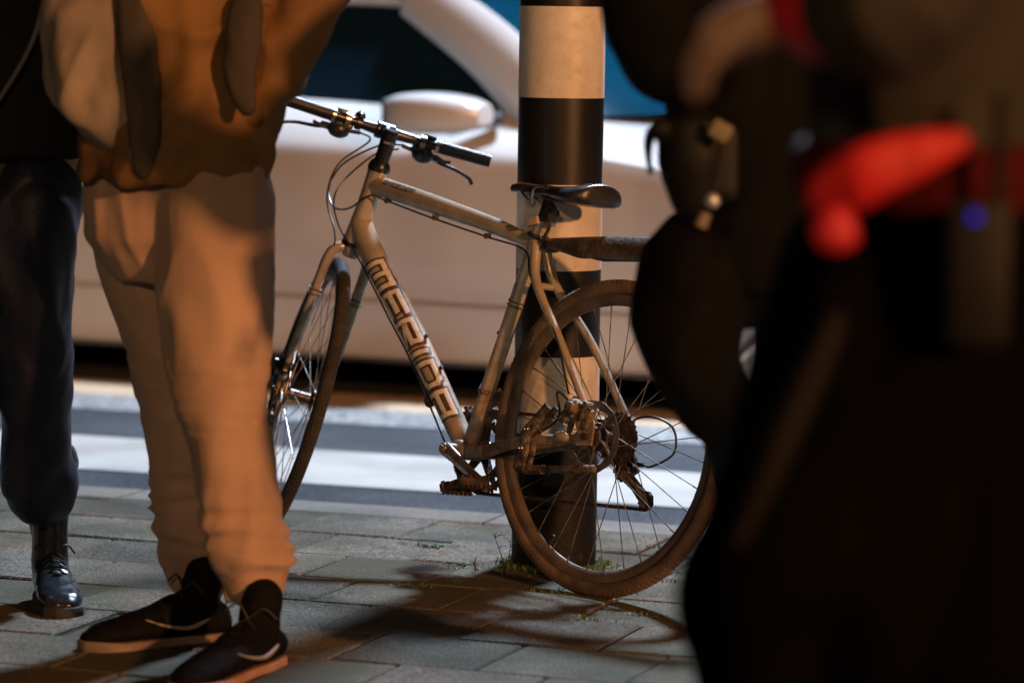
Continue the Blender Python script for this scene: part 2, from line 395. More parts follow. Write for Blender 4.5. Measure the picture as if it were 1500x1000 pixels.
# ================================================================== POST
def make_post():
    root = empty('bollard', POST)
    tag(root, 'black and white banded round traffic post the bicycle leans on', 'traffic post')
    white = mat('post_white_paint', (.66, .62, .55), (.52, .47, .40), 9, .42, bump=.08, bscale=30, stretch=(1, 1, .35), coat=.1, dirt=(.44, .37, .29), dirt_z=(2.2, -2.4))
    black = mat('post_black_paint', (.005, .0045, .0045), (.010, .008, .007), 12, .40, bump=.08, bscale=30, stretch=(1, 1, .3), coat=.08, spec=.3)
    black_low = mat('post_black_scuffed', (.007, .006, .0055), (.10, .07, .05), 9, .6, bump=.3, bscale=60, lo=.64, hi=.72, spec=.2)
    zs = [-.05, .308, .486, .681, .874, 1.068, 1.272, 1.47, 1.665, 1.86, 2.055, 2.25]
    R = .0967
    for i in range(len(zs) - 1):
        w_ = i % 2 == 1
        mb = MB(); seg = 96; r = R + (.0006 if w_ else 0)
        n = 8
        z0, z1 = zs[i], zs[i + 1]
        mb.tube([V((0, 0, z0))] + [V((0, 0, lerp(z0, z1, k / n))) for k in range(n + 1)] + [V((0, 0, z1))],
                [r - .004] + [r] * (n + 1) + [r - .004], seg)
        mb.build('white_band' if w_ else 'black_band', white if w_ else (black_low if i == 0 else black), root)
    mb = MB(); mb.tube([V((0, 0, 2.25)), V((0, 0, 2.262)), V((0, 0, 2.285))], [R + .004, R + .004, .03], 64); mb.build('cap', black, root)
make_post()

# ================================================================== BICYCLE
WR = .345
WB = 1.0690; HA = radians(71.9162); CRL = .40422; HTL = .19139
LOC = (.178891, 7.365150, 0); HEAD = 2.339425; LEAN = .133721; STEER = -.573345
U = V((-cos(HA), 0, sin(HA))); PER = V((sin(HA), 0, cos(HA)))
FA = V((WB, 0, WR)); BASE = FA - PER * .048; CROWN = BASE + U * CRL; HTT = CROWN + U * HTL
BB = V((.43186, 0, .275)); SA = radians(73.5); ST = V((-cos(SA), 0, sin(SA))); SC = BB + ST * .50998
BARC = CROWN + U * .29299 + V((.09, 0, 0)); BARH = .2559
QS = Quaternion(U, STEER)
def steer(p): return QS @ (V(p) - BASE) + BASE
bike = empty('bicycle', LOC, (LEAN, 0, HEAD))
tag(bike, 'muddy champagne coloured city bicycle leaning against the banded post', 'bicycle')

# ---- frame
fr = MB()
def capsule(mb, a, b, ra, rb, seg=20, flat=None, mid=None, n=10):
    a, b = V(a), V(b); pts = []; rs = []
    for i in range(n + 1):
        t = i / n; pts.append(lerp(a, b, t)); rs.append(lerp(ra, rb, t) if mid is None else (lerp(ra, mid, t * 2) if t < .5 else lerp(mid, rb, t * 2 - 1)))
    mb.tube(pts, rs, seg, flat)
head_low = CROWN + U * .012
fr.tube([CROWN + U * .008, CROWN + U * .03, CROWN + U * .10, CROWN + U * .17, HTT - U * .004], [.0285, .0265, .0225, .0235, .0245], 28)
dt_a = CROWN + U * .055; dt_b = BB + V((.012, 0, .012))
DTP = bez([dt_a, lerp(dt_a, dt_b, .12) + V((.006, 0, -.006)), lerp(dt_a, dt_b, .5), dt_b], 10)
DTR = smooth_radii([.0262, .0278, .0272, .0240], 10)
DTP, DTR = even(DTP, DTR, 30)
fr.tube(DTP, DTR, 28, flat=(1.0, 1.08))
tt_a = HTT - U * .040; tt_b = SC + V((.004, 0, -.012))
TTP = bez([tt_a, lerp(tt_a, tt_b, .3) + V((0, 0, .004)), lerp(tt_a, tt_b, .72) + V((0, 0, .006)), lerp(tt_a, tt_b, .92) + V((0, 0, .002)), tt_b], 9)
TTR = smooth_radii([.0245, .0232, .0195, .0175, .0168], 9)
TTP, TTR = even(TTP, TTR, 30)
fr.tube(TTP, TTR, 24, flat=(.9, 1.0))
fr.tube([BB + V((0, 0, -.0)), BB + ST * .12, BB + ST * .3, SC + ST * .0, SC + ST * .035], [.0178, .0178, .0172, .0175, .0182], 24)
fr.cyl(BB + V((0, -.037, 0)), BB + V((0, .037, 0)), .0225, 28, bev=.002)
AX = V((0, 0, WR))
for s in (1, -1):
    do = AX + V((.018, s * .062, -.006))
    cs = bez([BB + V((-.02, s * .020, -.002)), BB + V((-.10, s * .036, .008)), lerp(BB, do, .55) + V((0, s * .028, .003)), do], 8)
    fr.tube(cs, smooth_radii([.0135, .0130, .0118, .0095], 8), 16, flat=(.8, 1.15))
    ss = bez([SC + V((-.012, s * .013, -.010)), SC + V((-.045, s * .030, -.10)), SC * .45 + AX * .55 + V((0, s * .050, .01)), AX + V((-.004, s * .062, .030))], 8)
    fr.tube(ss, smooth_radii([.0125, .0105, .0092, .0088], 8), 16)
    fr.prism([(-.014, -.018), (.03, -.022), (.045, -.004), (.012, .03), (-.004, .045), (-.016, .03)],
             lambda u, v, d, s=s: AX + V((u, s * (.061 + d), v)), 0, .006)
fr.tube([SC + V((-.040, -.03, -.105)), SC + V((-.042, .03, -.105))], .008, 12)      # seatstay bridge
frame = fr.build('frame', M['frame'], bike)
# bosses, guides and bands
bs = MB()
def on_dt(t, ang, off):
    """point on the down tube surface: t along, ang around (0 = left side, 90 = top), off above surface"""
    i = t * (len(DTP) - 1); k = min(int(i), len(DTP) - 2); p = lerp(DTP[k], DTP[k + 1], i - k); r = lerp(DTR[k], DTR[k + 1], i - k)
    d = (DTP[k + 1] - DTP[k]).normalized(); side = V((0, 1, 0)); top = -d.cross(side)
    if top.z < 0: top = -top
    return p + side * cos(ang) * (r + off) + top * sin(ang) * (r * 1.08 + off)
for t in (.56, .70): bs = MB(); bs.cyl(on_dt(t, pi / 2, -.002), on_dt(t, pi / 2, .008), .0048, 12, bev=.001); bs.build('bottle_bolt', M['mud_dark'], frame)
for t in (.30, .55): bs = MB(); bs.cyl(BB + ST * (.51 * t) + V((.015, 0, 0)), BB + ST * (.51 * t) + V((.026, 0, .002)), .0045, 10); bs.build('bottle_bolt', M['mud_dark'], frame)
for t in (.12, .42, .74):
    p = lerp(tt_a, tt_b, t); mb = MB(); mb.box(p + V((0, .010, -.021 + .006 * t)), (.014, .010, .007), bev=.002); mb.cyl(p + V((-.008, .010, -.024 + .005 * t)), p + V((.008, .010, -.027 + .005 * t)), .004, 10)
    mb.build('cable_guide', M['muddy'], frame)
for t in (.335, .355): bd = MB(); bd.ring(BB + ST * (.51 * (1 - t) + .02), ST, .0178, .0018, 32, 8); bd.build('band', M['muddy'], frame)
bd = MB(); bd.ring(BB + ST * .51 * .28, ST, .0182, .0035, 32, 8, flat=(1, 1.6)); bd.build('band', M['muddy'], frame)

# ---- lettering: block letters wrapped round the tubes
GL = {  # polylines in a 1 x 1 box, heavy block letters
    'M': [[(0, 0), (0, 1), (1, 1), (1, 0)], [(.5, 1), (.5, .25)]],
    'E': [[(1, 1), (0, 1), (0, 0), (1, 0)], [(0, .5), (.85, .5)]],
    'R': [[(0, 0), (0, 1), (1, 1), (1, .48), (.25, .48), (1, 0)]],
    'I': [[(.5, 0), (.5, 1)]],
    'D': [[(0, 0), (0, 1), (.8, 1), (1, .8), (1, .2), (.8, 0), (0, 0)]],
    'A': [[(0, 0), (0, 1), (1, 1), (1, 0)], [(0, .42), (1, .42)]],
    'S': [[(1, 1), (0, 1), (0, .5), (1, .5), (1, 0), (0, 0)]],
    'P': [[(0, 0), (0, 1), (1, 1), (1, .45), (0, .45)]],
}
def ribbon(mb, a, b, wd, fn, h0, ext=.5, ny=4):
    a, b = V((*a, 0)), V((*b, 0)); d = (b - a); L_ = d.length; d.normalize(); n = V((-d.y, d.x, 0)) * wd / 2
    a2 = a - d * wd * ext; b2 = b + d * wd * ext
    m = max(1, int((b2 - a2).length / .004)); vs = []; fs = []
    for i in range(m + 1):
        p = lerp(a2, b2, i / m)
        for k in range(ny + 1):
            q = lerp(p - n, p + n, k / ny); vs.append(fn(q.x, q.y, h0))
    for i in range(m):
        for k in range(ny): z = i * (ny + 1) + k; fs.append((z, z + 1, z + ny + 2, z + ny + 1))
    mb.add(vs, fs)
def lettering(text, x0, lw, gap, hgt, y0, wd, fn, h, slant=.18, widths={}):
    mb = MB(); x = x0
    for ch in text:
        wch = lw * (.25 if ch == 'I' else (1.15 if ch == 'M' else 1))
        for pl in GL[ch]:
            for k, (p, q) in enumerate(zip(pl, pl[1:])):
                P = lambda c: (x + c[0] * wch + (c[1] - .5) * hgt * slant, y0 + (c[1] - .5) * hgt)
                ribbon(mb, P(p), P(q), wd, fn, h + .00003 * (k % 3))
        x += wch + gap
    return mb
dtl = (dt_b - dt_a).length
def dt_fn(u, v, h):      # u metres down from the head tube, v metres across (up the near side)
    return on_dt(u / dtl, v / .0275 + radians(17), h)
# dark outline panel with cream letters over it
LET = dict(x0=.130, lw=.060, gap=.0235, hgt=.041, y0=0, slant=.20)
dk = lettering('MERIDA', wd=.0235, fn=dt_fn, h=.0004, **LET)
dk.build('lettering_outline', M['frame_dark'], frame, smooth=True)
mbl = lettering('MERIDA', wd=.0118, fn=dt_fn, h=.0008, **LET)
mbl.build('lettering', M['decal_light'], frame, smooth=True)
def tt_fn(u, v, h):
    L_ = (tt_b - tt_a).length; t = u / L_ * (len(TTP) - 1); k = min(int(t), len(TTP) - 2); p = lerp(TTP[k], TTP[k + 1], t - k); r = lerp(TTR[k], TTR[k + 1], t - k)
    a = radians(42) + v / .02; d = (TTP[k + 1] - TTP[k]).normalized(); top = V((0, 1, 0)).cross(d)
    if top.z < 0: top = -top
    return p + V((0, 1, 0)) * cos(a) * (r * .9 + h) + top * sin(a) * (r + h)
lettering('SPEEDER', .050, .0115, .0045, .010, 0, .0024, tt_fn, .0005).build('lettering', M['frame_dark'], frame)
def cs_fn(u, v, h):
    do = AX + V((.018, .062, -.006)); a = BB + V((-.02, .020, -.002)); 
    P_ = cs_path; t = min(.999, u / .44) * (len(P_) - 1); k = int(t); p = lerp(P_[k], P_[k + 1], t - k)
    return p + V((0, .0112 + h, v))
cs_path = bez([BB + V((-.02, .020, -.002)), BB + V((-.10, .036, .008)), lerp(BB, AX + V((.018, .062, -.006)), .55) + V((0, .028, .003)), AX + V((.018, .062, -.006))], 8)
lettering('SPEED', .135, .016, .006, .012, 0, .0026, cs_fn, .0006).build('lettering', M['frame_dark'], frame)

# ---- fork (turned with the bars)
fk = MB()
fk.tube([CROWN + U * .007, CROWN - U * .006, CROWN - U * .030], [.024, .024, .018], 24)
for s in (1, -1):
    p = bez([CROWN + V((0, s * .004, 0)) - U * .010, CROWN + V((0, s * .034, 0)) - U * .016, CROWN + V((0, s * .048, 0)) - U * .045,
             CROWN * .7 + (FA + V((0, s * .055, 0))) * .3 + V((0, s * .034, 0)) - PER * .004, CROWN * .35 + (FA + V((0, s * .055, 0))) * .65 + V((0, s * .018, 0)) - PER * .006, FA + V((0, s * .055, .012))], 8)
    p = [V((q.x, q.y if abs(q.y) > 1e-6 else s * .001, q.z)) for q in p]
    fk.tube(p, smooth_radii([.014, .0160, .0155, .0145, .0125, .0095], 8), 18, flat=(.8, 1.1))
    fk.prism([(-.012, -.014), (.012, -.014), (.013, .02), (-.010, .03)], lambda u, v, d, s=s: FA + V((u, s * (.050 + d), v)), 0, .007)
fk.tf(steer)
fork = fk.build('fork', M['frame'], bike)
for s in (1, -1):
    for k in (0, .012): bd = MB(); bd.ring(CROWN * .68 + FA * .32 + V((0, s * .052, 0)) - PER * .006 - U * k, U, .0158, .0015, 28, 8); bd.tf(steer).build('band', M['muddy'], fork)
hs = MB(); hs.tube([CROWN - U * .001, CROWN + U * .008], [.030, .029], 28); hs.build('crown_race', M['black_metal'], bike)
hs = MB(); hs.tube([HTT - U * .004, HTT + U * .004, HTT + U * .012, HTT + U * .020], [.0265, .027, .025, .019], 28)
for k in range(4): hs.tube([HTT + U * (.020 + k * .009), HTT + U * (.0282 + k * .009)], [.0178, .0178], 24)
hs.build('headset', M['black_metal'], bike)

# ---- wheels
def make_wheel(name, c, tf, front, dang=0.):
    root = empty(name); root.parent = bike
    def B(mb, n, m, **k):
        mb.tf(lambda p: tf(p + c)); return mb.build(n, m, root, **k)
    t = MB(); t.ring((0, 0, 0), (0, 1, 0), WR - .0178, .0178, 160, 20, flat=(1, .94))
    # tread blocks along both shoulders
    for i in range(150):
        for s in (1, -1):
            for (q, wv) in ((.30, .0042), (.80, .0040)):
                a = 2 * pi * (i + (.5 if s > 0 else 0) + q * .3) / 150; rad = V((cos(a), 0, sin(a))); tan = V((-sin(a), 0, cos(a)))
                n_ = rad * cos(q) + V((0, s * sin(q), 0)); u_ = tan * .0046; v_ = n_.cross(tan) * wv
                p = rad * (WR - .0178) + V((n_.x, n_.y * .94, n_.z)) * .0170
                t.add([p - u_ - v_, p + u_ - v_, p + u_ + v_, p - u_ + v_] + [p + (-u_ - v_) * .8 + n_ * .0015, p + (u_ - v_) * .8 + n_ * .0015, p + (u_ + v_) * .8 + n_ * .0015, p + (-u_ + v_) * .8 + n_ * .0015],
                      [(4, 5, 6, 7), (0, 1, 5, 4), (1, 2, 6, 5), (2, 3, 7, 6), (3, 0, 4, 7)])
    B(t, 'tyre', M['tyre_dark'] if front else M['tyre'])
    r = MB(); prof = [(.311, .0105), (.3125, .0115), (.303, .0115), (.293, .0085), (.288, .003), (.288, -.003), (.293, -.0085), (.303, -.0115), (.3125, -.0115), (.311, -.0105), (.305, -.006), (.305, .006)]
    vs = []; fs = []; N = 120; K = len(prof)
    for i in range(N):
        a = 2 * pi * i / N
        for (rr, y) in prof: vs.append(V((rr * cos(a), y, rr * sin(a))))
    for i in range(N):
        for k in range(K): fs.append((i * K + k, ((i + 1) % N) * K + k, ((i + 1) % N) * K + (k + 1) % K, i * K + (k + 1) % K))
    r.add(vs, fs); B(r, 'rim', M['rim'])
    hw = .037 if front else .040
    h = MB(); fr_ = .022 if front else .026
    h.tube([(0, -hw - .012, 0), (0, -hw, 0), (0, -hw + .002, 0), (0, -hw + .006, 0), (0, -hw + .012, 0), (0, hw - .012, 0), (0, hw - .006, 0), (0, hw - .002, 0), (0, hw, 0), (0, hw + .012, 0)],
           [.010, .012, fr_ + .005, fr_ + .005, .013, .013, fr_ + .005, fr_ + .005, .012, .010], 28)
    ax = .066 if front else .078
    h.cyl((0, -ax, 0), (0, ax, 0), .0048, 12); h.cyl((0, -ax - .002, 0), (0, -ax + .007, 0), .0085, 10); h.cyl((0, ax - .007, 0), (0, ax + .002, 0), .0085, 10)
    if front:   # quick release
        h.tube([(0, ax, 0), (.012, ax + .010, .015), (.02, ax + .006, .05)], [.006, .0045, .006], 10)
    B(h, 'hub', M['hub'])
    NS = 32; ph = random.uniform(0, 1)
    for i in range(NS):
        s = 1 if i % 2 else -1; d = 1 if (i // 2) % 2 else -1
        a = 2 * pi * (i + ph) / NS; b = a + d * radians(68)
        p0 = V((fr_ * cos(b), s * (hw - .003), fr_ * sin(b))); p1 = V((.289 * cos(a), s * .002, .289 * sin(a)))
        m = MB(); m.tube([p0, p1], .00115, 6); m.tube([lerp(p0, p1, .955), p1], .0019, 6); B(m, 'spoke', M['spoke'])
    d = MB(); y0 = hw + .010; dr = .080; vs = []; fs = []; N = 72   # disc rotor with wavy edge, spider of arms
    for i in range(N):
        a = 2 * pi * i / N; ro = dr * (1 - .018 * (.5 + .5 * cos(a * 12))); ri = dr - .017 + .0015 * cos(a * 12)
        for rr in (ro, ri):
            for yy in (y0 - .0009, y0 + .0009): vs.append(V((rr * cos(a), yy, rr * sin(a))))
    for i in range(N):
        j = (i + 1) % N
        for q in ((0, 1, 3, 2),):
            for k in range(4): A_, B_ = q[k], q[(k + 1) % 4]; fs.append((i * 4 + A_, i * 4 + B_, j * 4 + B_, j * 4 + A_))
    d.add(vs, fs)
    for i in range(6):
        a = 2 * pi * i / 6; b = a + .55
        d.tube([V((.018 * cos(a), y0, .018 * sin(a))), V((.042 * cos(a + .35), y0, .042 * sin(a + .35))), V(((dr - .012) * cos(b), y0, (dr - .012) * sin(b)))], .0035, 6, flat=(.4, 1) if False else None)
    d.cyl((0, y0 - .003, 0), (0, y0 + .003, 0), .024, 24)
    B(d, 'brake_disc', M['disc'])
    v = MB(); a = radians(250) if front else radians(-60); v.cyl(V((.287 * cos(a), 0, .287 * sin(a))), V((.262 * cos(a), 0, .262 * sin(a))), .003, 8); B(v, 'valve', M['plastic'])
    return root
rear = make_wheel('rear_wheel', AX, lambda p: p, False)
front = make_wheel('front_wheel', FA, steer, True)

# ---- cassette, chain, derailleurs, cranks
ca_ = MB()
for k in range(8):
    r0 = .058 - .0050 * k; y = -.030 - .0042 * k; n = int(2 * pi * r0 / .0127); pts = []
    for i in range(n * 4):
        a = 2 * pi * i / (n * 4); rr = r0 + (.0028 if i % 4 in (1, 2) else -.0012); pts.append((rr * cos(a), rr * sin(a)))
    ca_.prism(pts, lambda u, v, d, y=y: AX + V((u, y + d, v)), 0, .002)
ca_.cyl(AX + V((0, -.026, 0)), AX + V((0, -.064, 0)), .017, 20)
ca_.build('cassette', M['mud_dark'], bike, smooth=False)
ck = empty('crankset'); ck.parent = bike
CRA = radians(205)         # left crank points back and a little down
cd = V((cos(CRA), 0, sin(CRA)))
def ringgear(r0, y, n, holes=5):
    mb = MB(); pts = []; N = n * 4; vs = []; fs = []
    for i in range(N):
        a = 2 * pi * i / N; ro = r0 + (.0035 if i % 4 in (1, 2) else -.0015); ri = r0 - .016
        for rr in (ro, ri):
            for yy in (y, y + .0028): vs.append(BB + V((rr * cos(a), yy, rr * sin(a))))
    for i in range(N):
        j = (i + 1) % N
        for k, l in ((0, 1), (1, 3), (3, 2), (2, 0)): fs.append((i * 4 + k, i * 4 + l, j * 4 + l, j * 4 + k))
    mb.add(vs, fs)
    for i in range(holes):
        a = 2 * pi * i / holes + .4; mb.tube([BB + V((.012 * cos(a), y + .0015, .012 * sin(a))), BB + V(((r0 - .012) * cos(a), y + .0015, (r0 - .012) * sin(a)))], [.009, .006], 8)
    return mb
ringgear(.095, -.052, 46).build('chainring', M['mud_dark'], ck, smooth=False)
ringgear(.073, -.044, 36).build('chainring', M['mud_dark'], ck, smooth=False)
def crank(sign, name_pedal):
    a = BB + V((0, sign * .072, 0)); dv = cd * sign; e = a + dv * .165 + V((0, sign * .008, 0))
    mb = MB(); mb.tube([a - dv * .012, a, a + dv * .03, lerp(a, e, .6), e - dv * .012, e + dv * .010], [.010, .0165, .0145, .011, .0125, .009], 18, flat=(.62, 1.05))
    mb.cyl(a + V((0, -sign * .03, 0)), a + V((0, sign * .010, 0)), .013, 20, bev=.002)
    o = mb.build('crank_arm', M['chrome'], ck)
    b = MB(); b.cyl(a + V((0, sign * .009, 0)), a + V((0, sign * .0125, 0)), .0095, 18, bev=.001); b.ring(a + V((0, sign * .0125, 0)), (0, 1, 0), .0065, .0016, 20, 6)
    b.build('crank_bolt', M['muddy'], o)
    p = MB(); y0, y1 = sign * .012, sign * .105
    p.cyl(e, e + V((0, sign * .095, 0)), .0085, 12)
    for x in (-.030, .030):
        p.box(e + V((x, (y0 + y1) / 2 + sign * .004, 0)), (.010, .088, .018), bev=.002)
        for k in range(7): p.box(e + V((x, lerp(y0, y1, (k + .5) / 7), .011)), (.009, .005, .007))
        for k in range(7): p.box(e + V((x, lerp(y0, y1, (k + .5) / 7), -.011)), (.009, .005, .007))
    for y in (.18, .5, .92): p.box(e + V((0, lerp(y0, y1, y), 0)), (.068, .008, .017), bev=.002)
    Rq = Quaternion((0, 1, 0), radians(20))
    p.tf(lambda q: e + Rq @ (q - e)); p.build('pedal', M['mud_dark'], ck)
crank(1, 'pedal'); crank(-1, 'pedal')
# chain
def chain():
    mb = MB(); y = -.0475
    cog = AX + V((0, 0, 0)); rc = .036; rr = .095
    lower_p = AX + V((-.085, 0, -.125)); upper_p = AX + V((-.008, 0, -.072)); rp = .019
    path = []
    for i in range(0, 19): a = radians(90 + 10 - i * 9); path.append(BB + V((rr * cos(a), 0, rr * sin(a))))          # round the front of the ring
    path += [BB + V((.0, 0, -rr)), lower_p + V((.012, 0, -rp))]
    for i in range(6): a = radians(-90 - i * 40); path.append(lower_p + V((rp * cos(a), 0, rp * sin(a))))
    path += [upper_p + V((rp, 0, 0)), upper_p + V((rp * .6, 0, rp * .8)), cog + V((-.02, 0, -rc)),]
    for i in range(7): a = radians(-110 - i * 26); path.append(cog + V((rc * cos(a), 0, rc * sin(a))))
    P_ = path + [path[0]]; tot = 0; acc = []
    for a, b in zip(P_, P_[1:]): acc.append((tot, a, b)); tot += (b - a).length
    n = int(tot / .0127)
    for i in range(n):
        s = i / n * tot
        for (t0, a, b) in acc:
            if t0 <= s <= t0 + (b - a).length + 1e-9:
                l_ = (b - a).length; p = lerp(a, b, (s - t0) / max(l_, 1e-9)); d = (b - a).normalized(); break
        q = V((0, 1, 0)).rotation_difference(V((0, 1, 0))); ang = math.atan2(d.z, d.x); Rm = Matrix.Rotation(-ang, 3, 'Y')
        k = .0037 if i % 2 else .0027
        for yy in (k, -k): mb.box(p + V((0, y + yy, 0)), (.0140, .0012, .0078), Rm, bev=.0)
        mb.cyl(p + V((0, y - .0035, 0)), p + V((0, y + .0035, 0)), .0036, 8)
    return mb
chain().build('chain', M['mud_dark'], bike, smooth=False)
# rear derailleur: body, cage and two jockey wheels, cable loop
rd = empty('rear_derailleur'); rd.parent = bike
mb = MB(); h0 = AX + V((.006, -.066, -.028))
mb.tube([h0, h0 + V((-.006, -.012, -.016)), h0 + V((-.004, -.014, -.045))], [.013, .017, .014], 12); mb.box(h0 + V((-.008, -.010, -.030)), (.034, .022, .040), Matrix.Rotation(.5, 3, 'Y'), bev=.005)
mb.cyl(h0 + V((0, -.018, 0)), h0 + V((0, .010, 0)), .010, 12); mb.tube([h0 + V((-.01, -.014, -.02)), h0 + V((-.042, -.014, -.022))], [.006, .005], 8)
mb.build('body', M['mud_dark'], rd)
up_, lo_p = AX + V((-.008, -.0475, -.072)), AX + V((-.085, -.0475, -.125))
mb = MB()
for yy in (-.009, .009):
    mb.tube([up_ + V((0, yy, .012)), up_ + V((-.004, yy, 0)), lerp(up_, lo_p, .5) + V((-.008, yy, 0)), lo_p + V((-.003, yy, 0)), lo_p + V((.0, yy, -.014))], [.008, .013, .0085, .013, .008], 8, flat=(.16, 1))
mb.build('cage', M['muddy'], rd)
for c in (up_, lo_p):
    mb = MB(); pts = []
    for i in range(44): a = 2 * pi * i / 44; rr = .0205 if i % 4 in (1, 2) else .0165; pts.append((rr * cos(a), rr * sin(a)))
    mb.prism(pts, lambda u, v, d, c=c: c + V((u, d, v)), -.003, .003); mb.build('jockey_wheel', M['mud_dark'], rd, smooth=False)
mb = MB(); mb.tube(bez([AX + V((.05, -.058, .010)), AX + V((-.03, -.075, .055)), AX + V((-.095, -.095, .040)), AX + V((-.105, -.100, -.015)), AX + V((-.060, -.084, -.050)), h0 + V((-.042, -.014, -.022))], 8), .0027, 8)
mb.build('cable', M['cable'], rd)
# front derailleur lump
mb = MB(); mb.box(BB + V((-.012, -.040, .118)), (.075, .004, .030), Matrix.Rotation(.45, 3, 'Y'), bev=.001); mb.box(BB + V((-.012, -.056, .118)), (.075, .003, .026), Matrix.Rotation(.45, 3, 'Y'), bev=.001)
mb.box(BB + V((-.05, -.034, .125)), (.030, .028, .030), bev=.004); mb.build('front_derailleur', M['muddy'], bike)
# rear brake caliper: lumpy housing above the left dropout
cal = empty('rear_brake_caliper'); cal.parent = bike
mb = MB(); c0 = AX + V((.034, .062, .056))
mb.box(c0, (.050, .034, .040), Matrix.Rotation(-.5, 3, 'Y'), bev=.008); mb.ball(c0 + V((.006, .016, .004)), .019, 16, (1, .7, 1)); mb.cyl(c0 + V((.005, .012, .003)), c0 + V((.005, .034, .003)), .013, 16, bev=.002)
mb.box(c0 + V((-.030, .004, -.022)), (.020, .020, .052), Matrix.Rotation(-.3, 3, 'Y'), bev=.005); mb.box(c0 + V((.036, .008, -.016)), (.016, .016, .034), Matrix.Rotation(-.8, 3, 'Y'), bev=.003)
mb.cyl(c0 + V((-.034, .0, .012)), c0 + V((-.034, .022, .012)), .0065, 8); mb.cyl(c0 + V((.034, .0, -.028)), c0 + V((.034, .022, -.028)), .0065, 8)
for k in range(9): mb.ball(c0 + V((random.uniform(-.03, .04), random.uniform(.0, .024), random.uniform(-.03, .02))), random.uniform(.005, .010), 8)
mb.build('housing', M['muddy'], cal)
mb = MB(); mb.tube(bez([c0 + V((.02, .02, .018)), c0 + V((.045, .03, .03)), c0 + V((.055, .012, -.03)), BB + V((-.20, .052, .03))], 8), .003, 8); mb.build('cable', M['cable'], cal)
# adapter arms between stay and housing, seen as pale lump
mb = MB(); mb.ball(AX + V((.072, .072, -.008)), .016, 14, (1.5, .6, .8)); mb.box(AX + V((.018, .070, .018)), (.020, .010, .060), Matrix.Rotation(.5, 3, 'Y'), bev=.003)
mb.build('mount', M['frame'], cal)
# front brake caliper
mb = MB(); c1 = FA + V((-.030, .062, .060))
mb.box(c1, (.034, .028, .044), Matrix.Rotation(.35, 3, 'Y'), bev=.006); mb.cyl(c1 + V((0, .010, 0)), c1 + V((0, .024, 0)), .012, 14, bev=.002); mb.cyl(c1 + V((0, -.024, 0)), c1 + V((0, -.008, 0)), .011, 14, bev=.002)
mb.box(c1 + V((.010, .0, .028)), (.016, .014, .014), bev=.002); mb.tf(steer).build('front_brake_caliper', M['black_metal'], bike)

# ---- kickstand (folded up, with spring), bolted to the chainstay
ks = empty('kickstand'); ks.parent = bike
mb = MB(); kx = AX + V((.165, .074, -.045))
pl = bez([kx + V((-.045, .0, .100)), kx + V((-.018, .004, .062)), kx + V((.008, .006, .030)), kx + V((.010, .006, -.010)), kx + V((.024, .004, -.048))], 7)
mb.tube(pl, smooth_radii([.012, .015, .016, .015, .016], 7), 14, flat=(.45, 1))
mb.tube([q + V((-.014, -.012, -.002)) for q in pl], smooth_radii([.008, .010, .010, .010, .008], 7), 10, flat=(.45, 1))
mb.build('bracket', M['muddy'], ks)
for q in (.42, .68):
    p = pl[int(q * (len(pl) - 1))]; b = MB(); b.cyl(p, p + V((0, .011, 0)), .006, 12, bev=.001); b.ring(p + V((0, .011, 0)), (0, 1, 0), .0042, .0013, 16, 6); b.build('bolt', M['chrome'], ks)
lg0 = kx + V((-.002, .010, -.045)); lg1 = kx + V((-.235, .030, -.020))
mb = MB(); mb.tube([lg0, lerp(lg0, lg1, .3), lerp(lg0, lg1, .33), lg1 - (lg1 - lg0) * .02, lg1], [.006, .006, .0085, .0092, .007], 14); mb.build('leg', M['muddy'], ks)
mb = MB(); n = 120; pts = []
for i in range(n): t = i / n; a = t * 2 * pi * 13; c = lerp(lg0, lg1, .02 + .27 * t); pts.append(c + V((0, cos(a), sin(a))) * .0095)
mb.tube(pts, .0017, 5); mb.build('spring', M['muddy'], ks)

# ---- seatpost and saddle
SPT = SC + ST * .105
mb = MB(); mb.tube([SC + ST * .02, SPT], [.0136, .0136], 20); sp_ = mb.build('seatpost', M['black_metal'], bike)
mb = MB(); mb.tube([SC + ST * .030, SC + ST * .030 + ST * .014], [.0205, .0205], 24); mb.box(SC + ST * .037 + V((-.024, 0, 0)), (.018, .022, .014), bev=.003); mb.build('seat_clamp', M['chrome'], bike)
mb = MB(); mb.box(SPT + V((-.004, 0, .0)), (.045, .036, .020), bev=.005); mb.cyl(SPT + V((-.004, -.026, .006)), SPT + V((-.004, .026, .006)), .011, 16, bev=.002)
mb.cyl(SPT + V((-.012, -.032, -.012)), SPT + V((-.012, .032, -.012)), .005, 10); mb.build('saddle_clamp', M['mud_dark'], sp_)
# rear reflector and light bracket on the seatpost
mb = MB(); mb.box(SC + ST * .052 + V((-.030, .012, .004)), (.026, .034, .026), bev=.004); mb.build('light_bracket', M['plastic'], sp_)
mb = MB(); mb.box(SC + ST * .040 + V((.004, .026, -.002)), (.036, .012, .018), Matrix.Rotation(.25, 3, 'Y'), bev=.003); mb.build('reflector', M['reflector'], sp_)
mb = MB(); mb.ball(SC + ST * .066 + V((-.026, .014, 0)), .016, 14, (1, 1, 1.2)); mb.tube(bez([SC + ST * .06 + V((-.02, .02, 0)), SC + ST * .04 + V((-.045, .022, -.01)), SC + ST * .01 + V((-.030, .020, -.02))], 6), .004, 8)
mb.build('lock_holder', M['mud_dark'], sp_)
SZ = SC.z + .127
sd = empty('saddle'); sd.parent = bike
x_nose, x_tail = .384, .090; mb = MB(); NS_ = 26; KS = 17; vs = []; fs = []
